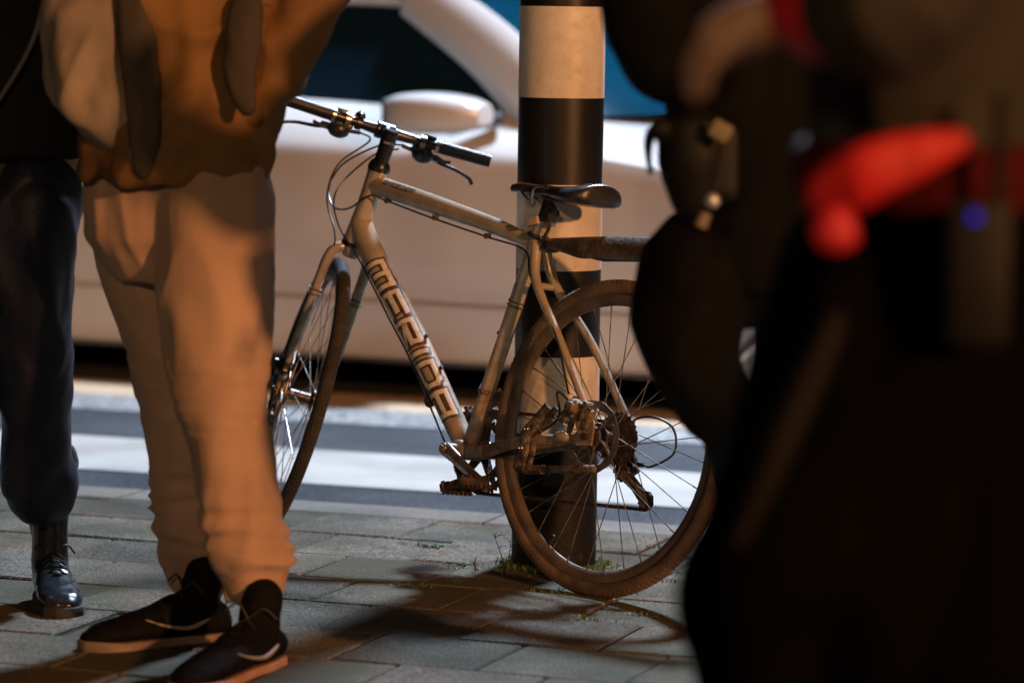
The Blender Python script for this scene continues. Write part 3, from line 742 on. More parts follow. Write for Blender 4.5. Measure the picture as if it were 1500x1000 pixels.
for i in range(NS_ + 1):
    t = i / NS_; x = lerp(x_nose, x_tail, t)
    hw = .0165 + .0600 * max(0, min(1, (t - .30) / .50)) ** 1.25
    hw *= (1 - max(0, (t - .90) / .10) ** 2 * .35) if t > .9 else 1
    if t < .05: hw *= .55 + .45 * (t / .05) ** .5
    ztop = SZ - .004 + .006 * sin(pi * t) * -1 + (.008 * max(0, (t - .8) / .2)) + (-.006 * max(0, (.12 - t) / .12))
    dep = .014 + .024 * max(0, (t - .45) / .55)
    for k in range(KS):
        a = lerp(-1, 1, k / (KS - 1)); s = math.copysign(1, a) if a else 0; e = abs(a)
        if e < .7: y = a / .7 * hw * .93; z = ztop - .010 * (e / .7) ** 2.4 * (.5 + t)
        else: q = (e - .7) / .3; y = s * hw * (.93 + .07 * sin(q * pi)); z = ztop - .010 * (.5 + t) - dep * q
        vs.append(V((x, y, z)))
for i in range(NS_):
    for k in range(KS - 1): fs.append((i * KS + k, i * KS + k + 1, (i + 1) * KS + k + 1, (i + 1) * KS + k))
fs.append(tuple(range(KS))); fs.append(tuple(NS_ * KS + k for k in range(KS))[::-1])
for i in range(NS_): fs.append((i * KS, (i + 1) * KS, (i + 1) * KS + KS - 1, i * KS + KS - 1))
mb.add(vs, fs); mb.build('seat', M['saddle'], sd, sub=1)
mb = MB(); eL = []
for i in range(2, NS_): t = i / NS_; eL.append(vs[i * KS + KS - 6] + V((0, .0005, .0012)))
mb.tube(eL, .0016, 6); mb.build('piping', M['saddle_trim'], sd)
mb = MB()
for s in (1, -1): mb.tube(bez([(x_nose - .03, s * .008, SZ - .020), (x_nose - .08, s * .020, SZ - .045), (SPT.x + .03, s * .022, SPT.z + .012), (SPT.x - .04, s * .022, SPT.z + .012), (x_tail + .03, s * .036, SZ - .030)], 6), .0036, 8)
mb.build('rail', M['chrome'], sd)

# ---- rear clip-on mudguard
mg = MB(); vs = []; fs = []; N = 30; K = 11
a0 = SC + V((-.030, 0, -.004))
for i in range(N + 1):
    t = i / N; c = V((lerp(a0.x, -.40, t), 0, lerp(a0.z + .006, a0.z - .005, t) + .028 * sin(pi * min(1, t * .8)) - .13 * max(0, t - .5) ** 2)); hw = .013 + .026 * min(1, t / .22) - .004 * max(0, t - .7)
    for k in range(K):
        a = lerp(-1.35, 1.35, k / (K - 1)); vs.append(c + V((0, sin(a) * hw, (cos(a) - 1) * hw * 1.7)))
for i in range(N):
    for k in range(K - 1): fs.append((i * K + k, i * K + k + 1, (i + 1) * K + k + 1, (i + 1) * K + k))
mg.add(vs, fs)
mgo = mg.build('mudguard', M['mudguard'], bike); md = mgo.modifiers.new('t', 'SOLIDIFY'); md.thickness = .003
mb = MB(); mb.tube(bez([SC + ST * .012 + V((0, 0, 0)), a0 + V((-.01, 0, -.016)), a0 + V((-.05, 0, -.010))], 6), [.009] * 13, 10); mb.cyl(a0 + V((-.018, -.018, -.012)), a0 + V((-.018, .022, -.012)), .008, 12); mb.ring(SC + ST * .006, ST, .021, .005, 24, 8)
mb.build('bracket', M['plastic'], mgo)

# ---- handlebar group (steered)
hb = empty('handlebar'); hb.parent = bike
SP = CROWN + U * (.24 + .012)
def HB(mb, n, m, parent=hb, **k): mb.tf(steer); return mb.build(n, m, parent, **k)
mb = MB(); st0 = SP + U * .004
mb.tube([SP - U * .012, SP + U * .030], [.0185, .0185], 24); mb.cyl(SP + U * .030, SP + U * .036, .0175, 20, bev=.002)
mb.tube(bez([SP + U * .010, lerp(SP + U * .010, BARC, .5), BARC - V((.012, 0, 0))], 5), smooth_radii([.0165, .0140, .0165], 5), 18)
mb.cyl(BARC + V((0, -.022, 0)), BARC + V((0, .022, 0)), .0205, 24, bev=.002)
HB(mb, 'stem', M['black_metal'])
for y in (-.014, .014):
    for z in (-.014, .014): mb = MB(); mb.cyl(BARC + V((.012, y, z)), BARC + V((.024, y, z)), .0036, 8); HB(mb, 'stem_bolt', M['chrome'])
mb = MB(); mb.cyl(SP + V((-.026, -.010, 0)), SP + V((-.026, .014, 0)), .0036, 8); HB(mb, 'stem_bolt', M['chrome'])
def barp(y): return BARC + V((-.020 * abs(y / BARH) ** 2, y, .002 * abs(y / BARH)))
mb = MB(); ys = [lerp(-BARH, BARH, i / 20) for i in range(21)]
mb.tube([barp(y) for y in ys], [.0112 + .0046 * max(0, 1 - (abs(y) / .07)) for y in ys], 18); HB(mb, 'bar', M['black_metal'])
for s in (1, -1):
    mb = MB(); mb.tube([barp(s * lerp(.135, BARH + .004, i / 8)) for i in range(9)], [.0150, .0158, .0155, .0155, .0155, .0155, .0155, .0158, .0150], 20); HB(mb, 'grip', M['rubber_grip'])
    mb = MB(); mb.tube([barp(s * .126), barp(s * .134)], [.0165, .0165], 20); mb.tube([barp(s * .088), barp(s * .100)], [.0165, .0165], 20); HB(mb, 'clamp', M['chrome'])
    # shifter and brake lever body below the bar
    lv = empty('brake_lever'); lv.parent = hb
    p = barp(s * .105)
    mb = MB(); mb.ball(p + V((.020, 0, -.026)), .022, 16, (1.1, 1.25, .95)); mb.box(p + V((.014, -s * .006, -.012)), (.030, .046, .022), bev=.006)
    mb.cyl(p + V((.022, -s * .020, -.022)), p + V((.022, -s * .052, -.018)), .006, 12); mb.box(p + V((.004, s * .004, .014)), (.020, .030, .012), bev=.004)
    mb.box(p + V((.034, s * .030, -.024)), (.018, .026, .016), bev=.004)
    HB(mb, 'body', M['plastic'], lv)
    mb = MB(); mb.tube(bez([p + V((.034, s * .022, -.024)), p + V((.048, s * .055, -.030)), p + V((.052, s * .095, -.034)), p + V((.050, s * .128, -.044)), p + V((.052, s * .140, -.056))], 6), smooth_radii([.0065, .006, .0052, .005, .0055], 6), 10, flat=(1, .8))
    HB(mb, 'lever', M['black_metal'], lv)
    mb = MB(); mb.tube(bez([p + V((.004, s * .028, -.022)), p + V((.000, s * .050, -.030)), p + V((-.006, s * .066, -.028))], 5), .0042, 8); HB(mb, 'shift_lever', M['plastic'], lv)
# bell on the left
mb = MB(); mb.tube([barp(.066) + V((0, 0, .014)), barp(.066) + V((0, 0, .022)), barp(.066) + V((0, 0, .030))], [.013, .012, .003], 18); mb.tube([barp(.060), barp(.072)], [.0165, .0165], 16); HB(mb, 'bell', M['black_metal'])
# cables
LB = steer(barp(.105) + V((.022, -.052, -.018))); RB = steer(barp(-.105) + V((.022, .052, -.018)))
def cable(pts, r=.0023, parent=bike):
    mb = MB(); mb.tube(bez(pts, 9), r, 8); return mb.build('cable', M['cable'], parent)
H1 = CROWN + U * .09
lft = steer(CROWN + V((.012, .050, 0)) - U * .06)
cable([LB, LB + V((.02, -.05, -.015)), H1 + V((.090, .02, .100)), H1 + V((.118, .02, .02)), H1 + V((.060, .035, -.06)), CROWN + V((.018, .045, -.02)), lft, steer(FA * .55 + CROWN * .45 + V((-.012, .062, 0))), steer(c1 + V((0, .0, .02)))])
cable([RB, RB + V((.03, .04, -.005)), H1 + V((.105, -.01, .105)), H1 + V((.125, .01, .045)), H1 + V((.080, .032, .0)), H1 + V((.02, .036, -.004)), HTT - U * .05 + V((-.03, .030, -.018)), lerp(tt_a, tt_b, .12) + V((0, .012, -.024)), lerp(tt_a, tt_b, .42) + V((0, .010, -.025)), lerp(tt_a, tt_b, .74) + V((0, .010, -.022)), SC + V((.015, .020, -.03)), SC + V((-.025, .030, -.09)), AX * .55 + SC * .45 + V((.008, .058, .02)), c0 + V((.02, .02, .03))])
cable([RB + V((0, .01, -.01)), RB + V((.04, .05, -.03)), H1 + V((.085, .02, .04)), H1 + V((.05, .036, -.04)), dt_fn(.10, -.030, .004), dt_fn(.25, -.036, .005), dt_fn(.40, -.036, .004), BB + V((.02, .03, -.022))], .0023)
# small round light dynamo lump on the left of the down tube bottom
mb = MB(); q = dt_fn(.50, -.045, .006); mb.ball(q, .016, 14, (.8, .9, 1.1)); mb.build('lock_mount', M['mud_dark'], frame)
#@@PEOPLE@@
# ================================================================== CAR (drives to the right, nearer at its right end)
CY = radians(-24.5)
car = empty('car', (0, 0, 0), (0, 0, CY))
_c, _s = cos(CY), sin(CY)
def carloc(x, y, wx, wy):      # put local (x, y) on world (wx, wy)
    return (wx - (_c * x - _s * y), wy - (_s * x + _c * y), RZ)
car.location = carloc(.98, -.86, .085, 11.50)
tag(car, 'white car passing behind the post with its nose to the right', 'car')
M['car'] = mat('car_white_paint', (.45, .44, .42), None, rough=.34, coat=.45, spec=.5)
M['car_glass'] = mat('tinted_glass', (.004, .012, .020), None, rough=.06, spec=.6)
M['screen'] = mat('windscreen_glass', (.0015, .026, .048), (.001, .014, .028), 2.2, rough=.10, spec=.7)  # teal sky reflection put into the glass colour
M['car_black'] = mat('car_black_trim', (.012, .012, .012), None, rough=.5)
M['car_rubber'] = mat('car_tyre', (.02, .02, .02), None, rough=.8)
M['car_rim'] = mat('car_alloy', (.4, .4, .4), None, rough=.3, metal=.8)
WBX = (-1.38, 1.88)     # wheel centres
def body_w(x):
    e = max(0, x - 1.85, -x - 1.5) / .85
    return .90 * (1 - .16 * min(1, e) ** 2.2)
def arch(x, z):   # height of the wheel arch cut at x
    for wx in WBX:
        d = abs(x - wx)
        if d < .39: return .30 + math.sqrt(max(0, .39 ** 2 - d * d))
    return 0
def top_z(x):     # bonnet, belt and boot line
    pts = [(-2.3, .80), (-2.2, .98), (-1.5, 1.04), (-.2, 1.03), (1.0, .98), (1.6, .90), (2.3, .80), (2.6, .62)]
    for (a, za), (b, zb) in zip(pts, pts[1:]):
        if a <= x <= b: t = (x - a) / (b - a); return lerp(za, zb, t)
    return pts[0][1] if x < pts[0][0] else pts[-1][1]
xs = [-2.3 + 4.9 * i / 150 for i in range(151)]
def half(side):
    vs = []; fs = []
    prof = lambda x: [(.60, .105), (.80, .11), (.845, .135), (.868, .215), (.880, .322), (.862, .332), (.888, .346), (.902, .52), (.905, .66), (.903, .845), (.885, .885), (.800, .945), (.710, .982), (.60, .99), (.30, 1.005), (0, 1.01)]
    K = 16
    for x in xs:
        tz = top_z(x); k_ = body_w(x) / .90; az = arch(x, 0)
        drop = (x + .4) * .028       # the waist falls towards the nose
        for j, (y, z) in enumerate(prof(x)):
            if z > .34 and z <= .95: z = z - drop * (z - .17) / .8
            if j >= 9: z = tz + .015 - (1.01 - z) if j >= 11 else min(z, tz - (.17, .11)[j - 9])
            if tz < .9 and 7 <= j < 11: z = min(z, tz - .06 - .07 * (11 - j))
            z = min(z, tz - .004 * (15 - j)); yy = y * k_
            if az and z < az: z = min(az, tz - .03); 
            vs.append(V((x, side * yy, z)))
    for i in range(len(xs) - 1):
        for j in range(K - 1): fs.append((i * K + j, i * K + j + 1, (i + 1) * K + j + 1, (i + 1) * K + j))
    return vs, fs, K
mb = MB()
for sd_ in (-1, 1):
    vs, fs, K = half(sd_); mb.add(vs, fs)
    if sd_: mb.f.append(tuple(len(mb.v) - len(vs) + j for j in range(K))); mb.f.append(tuple(len(mb.v) - K + j for j in range(K)))
mb.build('body', M['car'], car)
ub = MB(); ub.box((.1, 0, .24), (4.4, 1.45, .10), bev=.03)
for wx in WBX: ub.box((wx, 0, .45), (.84, 1.60, .55), bev=.1)
ub.build('underbody', M['car_black'], car)
# greenhouse: roof shell, pillars and glass built from one set of rails
def gh(x, h, side=-1):
    """side glass surface: h 0 at the belt, 1 at the roof rail"""
    return V((x, side * lerp(.715, .565, h ** .9), lerp(top_z(x) - .03, 1.345 + .045 * math.exp(-((x + .2) / 1.1) ** 2), h)))
roof = MB(); vs = []; fs = []; N = 40; K = 15
RX0, RX1 = -1.75, .42
for i in range(N + 1):
    x = lerp(RX0, RX1, i / N)
    for k in range(K):
        a = lerp(-1, 1, k / (K - 1)); y = a * .60; zz = gh(x, 1).z + .065 * (1 - abs(a) ** 3) - .0
        vs.append(V((x, y, zz)))
for i in range(N):
    for k in range(K - 1): fs.append((i * K + k, i * K + k + 1, (i + 1) * K + k + 1, (i + 1) * K + k))
roof.add(vs, fs); ro = roof.build('roof', M['car'], car); md = ro.modifiers.new('t', 'SOLIDIFY'); md.thickness = .05; md.offset = -1
AB = {-1: V((1.02, -.735, top_z(1.02) - .035)), 1: V((1.02, .735, top_z(1.02) - .035))}
AT = {-1: V((.40, -.585, 1.375)), 1: V((.40, .585, 1.375))}
for s in (-1, 1):
    for nm, p0, p1, wd in (('pillar', AB[s], AT[s], .215), ('pillar', gh(-.62, 0, s), gh(-.60, 1, s), .07), ('pillar', gh(-1.95, 0, s) + V((0, 0, 0)), gh(-1.6, 1, s), .12)):
        mb = MB(); p = bez([p0 - V((0, 0, .03)), lerp(p0, p1, .5) + V((0, s * .012, .025)), p1 + V((-.03, 0, .01))], 7)
        mb.tube(p, [wd / 2 * lerp(1.15, .9, i / (len(p) - 1)) for i in range(len(p))], 14, flat=(.38, 1)); mb.build(nm, M['car'] if wd > .08 else M['car_black'], car)
    for (xa, xb) in ((-.58, .90), (-1.72, -.66)):
        mb = MB(); vs = []; fs = []; N = 14; K = 8
        for i in range(N + 1):
            for k in range(K + 1):
                h = k / K; x = lerp(xa, xb, i / N)
                xm = lerp(.98, .40, h) - .03 if xb > 0 else xb
                x = min(lerp(xa, xm, i / N), xm); vs.append(gh(x, h, s) + V((0, s * -.006, 0)))
        for i in range(N):
            for k in range(K): fs.append((i * (K + 1) + k, i * (K + 1) + k + 1, (i + 1) * (K + 1) + k + 1, (i + 1) * (K + 1) + k))
        mb.add(vs, fs); mb.build('side_window', M['car_glass'], car)
mb = MB(); vs = []; fs = []; N = 14; K = 10
for i in range(N + 1):
    for k in range(K + 1):
        a = lerp(-1, 1, i / N); h = k / K
        p = lerp(V((1.02 + .38 * (1 - a * a), a * .72, top_z(1.05) + .01 * (1 - a * a))), V((.40 + .10 * (1 - a * a), a * .575, 1.385 + .02 * (1 - a * a))), h)
        vs.append(p + V((.03 * sin(pi * h), 0, .03 * sin(pi * h))))
for i in range(N):
    for k in range(K): fs.append((i * (K + 1) + k, i * (K + 1) + k + 1, (i + 1) * (K + 1) + k + 1, (i + 1) * (K + 1) + k))
mb.add(vs, fs); mb.build('windscreen', M['screen'], car)
mb = MB(); vs2 = []
mb.box((-2.02, 0, 1.16), (.02, 1.2, .40), Matrix.Rotation(-.7, 3, 'Y'), bev=.008); mb.build('rear_window', M['car_glass'], car)
for s in (-1, 1):
    mr = empty('mirror'); mr.parent = car
    mb = MB(); c = V((.645, s * .975, .978)); vs = []; fs = []; N = 14; K = 20
    for i in range(N + 1):
        t = i / N; x = lerp(-.155, .185, t); q = sin(pi * (t * .90 + .07)) ** .28
        for k in range(K):
            a = 2 * pi * k / K; ca_, sa_ = cos(a), sin(a)
            vs.append(c + V((x, .115 * q * math.copysign(abs(ca_) ** .5, ca_), (.078 * q * (1 - .2 * t)) * math.copysign(abs(sa_) ** .55, sa_))))
    for i in range(N):
        for k in range(K): fs.append((i * K + k, i * K + (k + 1) % K, (i + 1) * K + (k + 1) % K, (i + 1) * K + k))
    fs += [tuple(range(K)), tuple(N * K + k for k in range(K))[::-1]]
    mb.add(vs, fs); mb.build('shell', M['car'], mr)
    mb = MB(); mb.tube([c + V((.02, -s * .06, -.055)), V((.80, s * .80, .965))], [.035, .045], 10, flat=(1, .6)); mb.build('bracket', M['car_black'], mr)
    mb = MB(); mb.box(c + V((-.158, 0, 0)), (.006, .17, .10), bev=.002); mb.build('glass', M['car_glass'], mr)
    hl = MB(); hl.ball((2.34, s * .68, .62), .13, 18, (1.1, 1.0, .55)); hl.build('headlight', M['car_glass'], car)
    tl = MB(); tl.ball((-2.22, s * .68, .80), .11, 16, (.6, 1.0, .9)); tl.build('tail_light', mat('tail_red', (.3, .01, .01), None, rough=.2), car)
    for wx in WBX:
        wr = empty('wheel', (wx, s * .79, .32)); wr.parent = car
        mb = MB(); mb.tube([(0, -.11, 0), (0, -.105, 0), (0, -.08, 0), (0, .08, 0), (0, .105, 0), (0, .11, 0)], [.235, .29, .32, .32, .29, .235], 48); mb.build('tyre', M['car_rubber'], wr)
        mb = MB(); mb.tube([(0, s * .112, 0), (0, s * .10, 0)], [.225, .235], 48)
        for k in range(5): a = 2 * pi * k / 5; mb.tube([(0, s * .118, 0), (.20 * cos(a), s * .120, .20 * sin(a))], [.04, .028], 8)
        mb.build('rim', M['car_rim'], wr)
# seats and wheel seen through nothing much, kept simple and dark
mb = MB()
for x in (-.05, -.95):
    for y in (-.36, .36): mb.box((x, y, .85), (.16, .46, .62), Matrix.Rotation(.2, 3, 'Y'), bev=.05); mb.box((x - .06, y, 1.22), (.09, .26, .17), bev=.03)
mb.box((.85, 0, .86), (.35, 1.3, .2), bev=.05); mb.build('seat', M['car_black'], car)

# ================================================================== HEDGE across the road
def hedge():
    random.seed(5); mb = MB()
    y0 = 8.2
    for k in range(15000):
        a = random.uniform(-9, 9); top = 2.0 + .16 * noise.noise(V((a * .9, 3, 0))) + .08 * noise.noise(V((a * 3, 8, 0)))
        z = random.uniform(.02, top); b = y0 + abs(random.gauss(0, .12)) + .10 * noise.noise(V((a * 1.6, z * 2, 1)))
        if z > top - .12: b += random.uniform(0, .8)
        c = gp(a, b, RZ + z); n = V((random.gauss(0, .6), random.gauss(-.6, .5), random.gauss(.2, .5))).normalized(); u_ = n.orthogonal().normalized(); ang = random.uniform(0, 6.28)
        u_ = (Quaternion(n, ang) @ u_) * random.uniform(.022, .042); v_ = n.cross(u_) * .55
        mb.add([c - u_, c + v_, c + u_, c - v_], [(0, 1, 2, 3)])
    h = empty('hedge', gp(0, y0, RZ)); 
    off = h.location.copy(); mb.tf(lambda p: p - off)
    mb.build('foliage', mat('hedge_leaf', (.018, .028, .010), (.035, .045, .018), 3, .6), h, smooth=False)
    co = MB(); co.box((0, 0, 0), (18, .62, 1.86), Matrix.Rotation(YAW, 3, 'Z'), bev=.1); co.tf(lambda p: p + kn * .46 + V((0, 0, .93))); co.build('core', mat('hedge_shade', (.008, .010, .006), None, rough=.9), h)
    tag(h, 'tall dark clipped hedge on the far side of the road behind the car', 'hedge')
hedge()

# ================================================================== PEOPLE
def blob(mb, name, m, parent=None, voxel=.012, smooth=2, fold=.0, fscale=7., stretch=(1, 1, .45), seed=0, bunch=()):
    """merge overlapping closed shapes into one continuous surface, then add cloth folds along the normals"""
    me = bpy.data.meshes.new(name); me.from_pydata([tuple(p) for p in mb.v], [], mb.f)
    bm = bmesh.new(); bm.from_mesh(me); bmesh.ops.recalc_face_normals(bm, faces=bm.faces[:]); bm.to_mesh(me); bm.free()
    o = bpy.data.objects.new(name, me); C.objects.link(o)
    r = o.modifiers.new('r', 'REMESH'); r.mode = 'VOXEL'; r.voxel_size = voxel
    s_ = o.modifiers.new('s', 'SMOOTH'); s_.factor = .6; s_.iterations = smooth
    dg = bpy.context.evaluated_depsgraph_get(); dg.update()
    new = bpy.data.meshes.new_from_object(o.evaluated_get(dg)); o.modifiers.clear(); old = o.data; o.data = new; bpy.data.meshes.remove(old); new.name = name
    new.materials.clear(); new.materials.append(m)
    if fold:
        new.update(); nor = [v.normal.copy() for v in new.vertices]
        for v, n in zip(new.vertices, nor):
            p = V((v.co.x * stretch[0], v.co.y * stretch[1], v.co.z * stretch[2])) * fscale + V((seed, seed * 1.7, 0))
            wv = noise.noise_vector(p * .5) * .9
            a = noise.noise(p + wv); b = 1 - abs(a) * 2.2            # ridged: sharp creases, soft cloth between
            c = noise.noise(p * 2.3 + V((9, 2, 4)) + wv)
            for z0, z1, am in bunch:      # cloth gathered in rings where it rests on the shoe or bends at the knee
                q = (v.co.z - z0) / (z1 - z0)
                if 0 < q < 1: v.co = v.co + n * am * sin(pi * q) * (1 - 2.4 * abs(noise.noise(V((v.co.x * 5, v.co.y * 5, v.co.z * 34 + seed)))))
            v.co = v.co + n * fold * (b * .75 + c * .5 - .35)
    new.shade_smooth()
    if parent: o.parent = parent
    return o
def limb(mb, pts, rs, seg=20, flat=None, n=6):
    """smooth tapering tube with rounded ends"""
    P_ = bez(pts, n); R_ = smooth_radii(rs, n)
    d0 = (P_[0] - P_[1]).normalized(); d1 = (P_[-1] - P_[-2]).normalized()
    pp = [P_[0] + d0 * R_[0] * k for k in (.98, .8, .5)] + P_ + [P_[-1] + d1 * R_[-1] * k for k in (.5, .8, .98)]
    rr = [R_[0] * k for k in (.2, .6, .87)] + R_ + [R_[-1] * k for k in (.87, .6, .2)]
    mb.tube(pp, rr, seg, flat); return mb
def oval(mb, rings, seg=32):
    """rings: (centre, half width vector, half depth vector)"""
    vs = []; fs = []; n = len(rings)
    for c, a, b in rings:
        for k in range(seg): q = 2 * pi * k / seg; vs.append(V(c) + V(a) * cos(q) + V(b) * sin(q))
    for i in range(n - 1):
        for k in range(seg): fs.append((i * seg + k, i * seg + (k + 1) % seg, (i + 1) * seg + (k + 1) % seg, (i + 1) * seg + k))
    fs.append(tuple(range(seg))[::-1]); fs.append(tuple((n - 1) * seg + k for k in range(seg))); mb.add(vs, fs); return mb
M['skin'] = mat('skin', (.46, .27, .19), (.40, .22, .15), 14, .5, bump=.05, bscale=120)
M['hair'] = mat('dark_hair', (.03, .02, .012), (.05, .034, .02), 40, .5, stretch=(1, 1, .2))

def hand(mb, wrist, direction, palm_n, curl=.5, side=1, scale=1.):
    """palm with five fingers; direction: along the fingers, palm_n: out of the back of the hand"""
    d = V(direction).normalized(); n = V(palm_n); n = (n - d * n.dot(d)).normalized(); s = d.cross(n) * side
    w_ = V(wrist)
    limb(mb, [w_ - d * .02, w_ + d * .02, w_ + d * .055, w_ + d * .085], [.024 * scale, .028 * scale, .032 * scale, .029 * scale], 18, flat=(1, 1))
    for k, (off, L_, r) in enumerate(((.030, .068, .0090), (.010, .076, .0095), (-.010, .071, .0090), (-.029, .056, .0080))):
        p = w_ + (d * .088 + s * off) * scale; c = curl * (1 + .12 * k); pts = [p - d * .02]; dd = d.copy(); q = p
        for f in (.45, .32, .23):
            dd = (Quaternion(d.cross(n), 0) @ dd); dd = (dd * cos(c) - n * sin(c)).normalized(); n2 = n
            q = q + dd * L_ * f * scale; pts.append(q)
        limb(mb, pts, [r * scale, r * scale, r * .92 * scale, r * .8 * scale], 10, n=4)
    p = w_ + (d * .025 + s * .028) * scale
    limb(mb, [p, p + (d * .022 + s * .024 - n * .008) * scale, p + (d * .050 + s * .030 - n * .020) * scale, p + (d * .070 + s * .026 - n * .030) * scale], [.013 * scale, .0115 * scale, .0100 * scale, .0085 * scale], 10, n=4)

def head(mb, c, f, up=V((0, 0, 1))):
    """c: centre of the skull, f: facing direction"""
    f = V(f).normalized(); s = up.cross(f).normalized()
    P_ = lambda a, b, z: V(c) + f * a + s * b + up * z
    oval(mb, [(P_(.0, 0, .112), s * .02, f * .02), (P_(-.005, 0, .10), s * .05, f * .06), (P_(-.008, 0, .06), s * .072, f * .090), (P_(-.005, 0, .01), s * .076, f * .097),
              (P_(.002, 0, -.035), s * .066, f * .086), (P_(.018, 0, -.075), s * .052, f * .066), (P_(.030, 0, -.105), s * .034, f * .046), (P_(.034, 0, -.118), s * .012, f * .02)])
    limb(mb, [P_(.092, 0, .020), P_(.108, 0, -.012), P_(.114, 0, -.026)], [.009, .012, .012], 10)              # nose
    for q in (1, -1):
        mb.ball(P_(-.004, q * .078, -.008), .022, 12, (.8, .5, 1.3)); mb.ball(P_(.082, q * .031, .008), .014, 10)   # ears, eyes
        limb(mb, [P_(.088, q * .012, .030), P_(.084, q * .045, .030)], [.007, .006], 8)
    limb(mb, [P_(.086, -.022, -.058), P_(.094, 0, -.058), P_(.086, .022, -.058)], [.006, .0085, .006], 8)
    limb(mb, [P_(-.02, 0, -.06), P_(-.035, 0, -.14), P_(-.04, 0, -.20)], [.058, .056, .062], 18)

def hair(c, f, parent):
    f = V(f).normalized(); up = V((0, 0, 1)); s = up.cross(f); mb = MB()
    P_ = lambda a, b, z: V(c) + f * a + s * b + up * z
    oval(mb, [(P_(-.01, 0, .128), s * .02, f * .02), (P_(-.012, 0, .115), s * .06, f * .072), (P_(-.022, 0, .07), s * .083, f * .092), (P_(-.045, 0, .02), s * .086, f * .070), (P_(-.062, 0, -.03), s * .074, f * .044), (P_(-.07, 0, -.07), s * .05, f * .02)])
    return blob(mb, 'hair', M['hair'], parent, .01, 2, .004, 60, (1, 1, .3))

def shoe(toe, heel, name, m, sole_m, parent, L_h=.07, boot=0., laces=None, swoosh=None, wd=.048, zt=0):
    toe, heel = V(toe), V(heel); d = toe - heel; L_ = d.length; d.normalize(); s = V((-d.y, d.x, 0)); up = V((0, 0, 1))
    P_ = lambda t, b, z: heel + d * (t * L_) + s * b + up * z
    mb = MB()
    oval(mb, [(P_(-.0, 0, .030), s * .012, up * .015), (P_(.03, 0, .042), s * .030, up * .030), (P_(.18, 0, .052), s * .037, up * .042), (P_(.38, 0, .056), s * .040, up * .046), (P_(.55, 0, .044), s * .045, up * .034),
              (P_(.75, 0, .036), s * wd, up * .026), (P_(.90, 0, .030), s * .040, up * .021), (P_(.99, 0, .025), s * .018, up * .010)])
    limb(mb, [P_(.20, 0, .07), P_(.20, 0, .09 + boot * .5), P_(.17, 0, .105 + boot)], [.040, .040, .040 if boot < .1 else .062], 20)
    root = blob(mb, 'shoe' if not boot else 'boot', m, parent, .006, 2, .002, 30, seed=3)
    so = MB(); pr = [(0, .0), (.04, .028), (.2, .036), (.4, .035), (.6, .043), (.78, .049), (.92, .040), (1.0, .018), (1.015, 0)]
    out = [(t, w_) for t, w_ in pr] + [(t, -w_) for t, w_ in pr[::-1][1:-1]]
    bt = [P_(t, w_ * 1.05, 0.001) for t, w_ in out]; tp = [P_(t, w_ * 1.03, .018 + (.006 if t > .9 else 0)) for t, w_ in out]; n = len(out)
    so.add(bt + tp, [tuple(range(n))[::-1], tuple(range(n, 2 * n))] + [(i, (i + 1) % n, n + (i + 1) % n, n + i) for i in range(n)])
    so.build('sole', sole_m, root, bev=.003)
    if laces:
        lb = MB()
        for k in range(5): t = .34 + k * .065; z = .099 - k * .009 + boot * .05; lb.tube(bez([P_(t, -.024, z - .010), P_(t, 0, z + .004), P_(t + .02, .024, z - .010)], 4), .0028, 6)
        lb.tube(bez([P_(.32, 0, .105), P_(.30, .03, .125), P_(.26, .05, .105)], 4), .0024, 6); lb.tube(bez([P_(.32, 0, .105), P_(.33, -.02, .135), P_(.36, -.04, .120)], 4), .0024, 6)
        lb.build('lace', laces, root)
    if swoosh:
        for q in (1, -1):
            sw = MB(); pts = [(.30, .040), (.42, .030), (.62, .046), (.44, .044), (.36, .052)]
            vs = []; cur = bez([P_(.20, q * .0405, .052), P_(.34, q * .0425, .038), P_(.50, q * .0445, .046), P_(.64, q * .0460, .062)], 6)
            sw.tube([p_ + s * q * .0015 for p_ in cur], [.0010 + .0036 * sin(pi * min(1, (i / (len(cur) - 1)) ** .6)) * (1 - i / (len(cur) - 1)) ** .5 + .0006 for i in range(len(cur))], 8, flat=None)
            sw.build('side_mark', swoosh, root)
    return root

